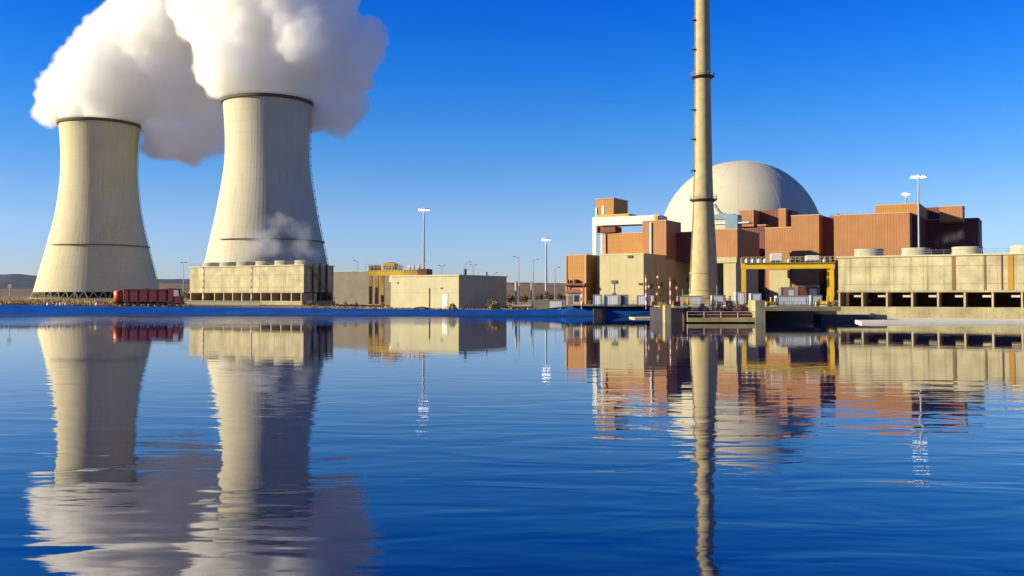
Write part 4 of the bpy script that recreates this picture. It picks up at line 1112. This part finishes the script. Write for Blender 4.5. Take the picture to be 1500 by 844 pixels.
# ------------------------------------------------------------------ vegetation
def shrub(px, D, wpx, hpx, label, mat=LEAF, n=420, cat="shrub", group=None, name="shrub", zb=None):
    p = P(px, 440, D); k = D / F_PX; w_, h_ = wpx * k / 2, hpx * k
    z = gz(p.x, p.y) if zb is None else zb
    root = empty(name, (p.x, p.y, z - .1)); tag(root, label, cat, group)
    t = MB()
    for i in range(4):
        a = random.uniform(0, 6.3); t.bar((0, 0, -.2), (math.cos(a) * w_ * .4, math.sin(a) * w_ * .4, h_ * .6), .12, 5, .04)
    t.build("stem", BRN, root)
    l = MB(); cl = [(random.uniform(-.6, .6) * w_, random.uniform(-.5, .5) * w_, random.uniform(.3, .8) * h_, random.uniform(.25, .5)) for _ in range(9)]
    for i in range(n):
        cx, cy, cz, cr = random.choice(cl)
        d = Vector((random.gauss(0, 1), random.gauss(0, 1), random.gauss(0, 1))).normalized() * (random.random() ** .4)
        c = Vector((cx + d.x * w_ * cr, cy + d.y * w_ * cr, max(.05, cz + d.z * h_ * cr)))
        s_ = max(w_, h_) * random.uniform(.05, .11); a = Vector((random.gauss(0, 1), random.gauss(0, 1), random.gauss(0, 1))).normalized(); b = a.orthogonal().normalized()
        l.add([c - a * s_, c + b * s_ * .6, c + a * s_, c - b * s_ * .6], [(0, 1, 2, 3)])
    l.build("foliage", mat, root); return root
gveg = "olive shrubs behind the plant"
for i, (px, D, w_, h_, lab) in enumerate([(176, 470, 22, 10, "olive shrub behind the truck's tank"), (204, 480, 26, 11, "olive shrub behind the middle of the red truck"), (232, 470, 28, 13, "darker olive shrub above the truck cab"),
        (256, 480, 24, 11, "olive shrub right of the truck cab"), (278, 490, 22, 12, "olive shrub at the left end of the fan bank"),
        (750, 430, 16, 14, "olive shrub at the right end wall of the cream building"), (768, 440, 18, 12, "olive shrub behind the cream posts"), (788, 430, 18, 14, "olive shrub behind the low grey green shed, left one"),
        (805, 440, 20, 15, "olive shrub behind the low grey green shed, right one"), (822, 430, 14, 13, "olive shrub touching the red annex")]):
    shrub(px, D, w_, h_, lab, group=gveg)
shrub(722, 268, 24, 13, "round straw coloured bush in front of the shaded end of the cream building", mat=LEAFY, n=900, name="dry_bush", cat="bush", zb=1.75)
for px, D, w_, h_, lab in ((505, 285, 10, 10, "dry straw bush on the bank, left of the small yellow crane"), (522, 285, 8, 9, "dry straw bush on the bank below the grey shed"), (560, 285, 9, 8, "dry straw bush at the left corner of the cream building"),
                           (455, 290, 12, 11, "dry straw bush at the right corner of the left fan bank"), (1215, 208, 12, 10, "straw coloured weeds at the right foot of the yellow gantry crane")):
    shrub(px, D, w_, h_, lab, mat=LEAFY, n=260, name="dry_bush", cat="bush", group="dry bushes by the water", zb=(2.0 if px < 900 else 3.3))

# ------------------------------------------------------------------ dry grass on the bank
g = MB()
def tuft(x, y, h):
    for _ in range(3):
        a = random.uniform(0, 3.14); w_ = random.uniform(.15, .4); dx, dy = math.cos(a) * w_, math.sin(a) * w_
        lx, ly = random.uniform(-.2, .2), random.uniform(-.2, .2); z = gz(x, y) - .05; hh = h * random.uniform(.6, 1.2)
        g.add([(x - dx, y - dy, z), (x + dx, y + dy, z), (x + dx * .3 + lx, y + dy * .3 + ly, z + hh)], [(0, 1, 2)])
for _ in range(9000):
    D = 268 + 190 * random.random() ** 1.6; px = random.uniform(-120, 280); p = P(px, 440, D)
    tuft(p.x, p.y, random.uniform(.3, .9))
for _ in range(1500):
    D = 268 + 90 * random.random() ** 1.5; px = random.uniform(440, 840); p = P(px, 440, D)
    tuft(p.x, p.y, random.uniform(.2, .6))
tag(g.build("grass", leaf_mat("straw_grass", (0.30, 0.19, 0.05), (0.55, 0.38, 0.14))), "dry straw coloured grass along the top of the bank", "grass", kind="stuff")

# ------------------------------------------------------------------ terrace and clutter at the chimney foot
cp = P(1031, 440, SD)
root = empty("chimney_terrace", (cp.x, cp.y, 2.9)); tag(root, "stepped concrete terrace with railings round the foot of the tall chimney", "terrace")
for i, (r_, h0, h1) in enumerate(((7.2, -.4, .9), (6.2, .903, 1.9))):
    MB().lathe([(r_, h0), (r_, h1), (5.3, h1)], 24, cap=False).build("step", CHIM, root)
    railing_mb([(math.cos(k * math.pi / 12) * (r_ - .1), math.sin(k * math.pi / 12) * (r_ - .1), h1) for k in range(25)], 1.1, 1.6, .05).build("railing", surf("rail_cream2", (.5, .42, .22)), root)
def pump(px, py, D, zb, mat, label, k=1.0):
    p = P(px, py, D); root = empty("pump_unit", (p.x, p.y, zb)); root.rotation_euler.z = R(random.uniform(-30, 30)); tag(root, label, "pump", "pump units on the quay")
    MB().box(-.9 * k, .9 * k, -.5 * k, .5 * k, 0, .25 * k).build("base_plate", CONC_B, root)
    MB().bar((-.8 * k, 0, .7 * k), (.2 * k, 0, .7 * k), .42 * k, 12).build("motor", mat, root)
    q = MB().lathe([(.2 * k, .25 * k), (.5 * k, .4 * k), (.5 * k, 1.0 * k), (.2 * k, 1.2 * k), (.16 * k, 1.9 * k), (.3 * k, 1.95 * k), (.3 * k, 2.1 * k)], 12, .6 * k); q.build("casing", mat, root)
for px, D, m, lab, k in ((990, 226, RUST, "rusty pump unit just right of the left intake pier", 1.1), (1004, 232, ORA, "orange pump unit left of the chimney terrace", 1.0), (1066, 226, RUST, "rusty pump unit right of the chimney terrace", 1.2),
                      (1074, 232, GREY, "grey pump unit beside the tall white cabinet", 1.2), (1126, 214, YEL, "yellow pump unit at the left end of the long white container", 1.0), (1208, 214, ORA, "orange pump unit at the right crane leg", 1.1),
                      (1197, 216, YEL, "yellow pump unit in front of the short white container", .9), (957, 250, ORA, "orange pump unit at the right end of the ledge", 1.0), (1133, 212, RUST, "rusty pump unit in front of the long white container", .9)):
    pump(px, 448, D, 3.35 if px > 1110 else 3.2, m, lab, k)
for px, yt, D, lab in ((1050, 418, 244, "thin grey lamp pole right of the chimney foot"), (1000, 424, 244, "thin grey lamp pole left of the chimney foot")):
    post(px, yt, 447, D, 1.0, GALV, "service_pole", lab, "pole", "grey service poles", cap=False)
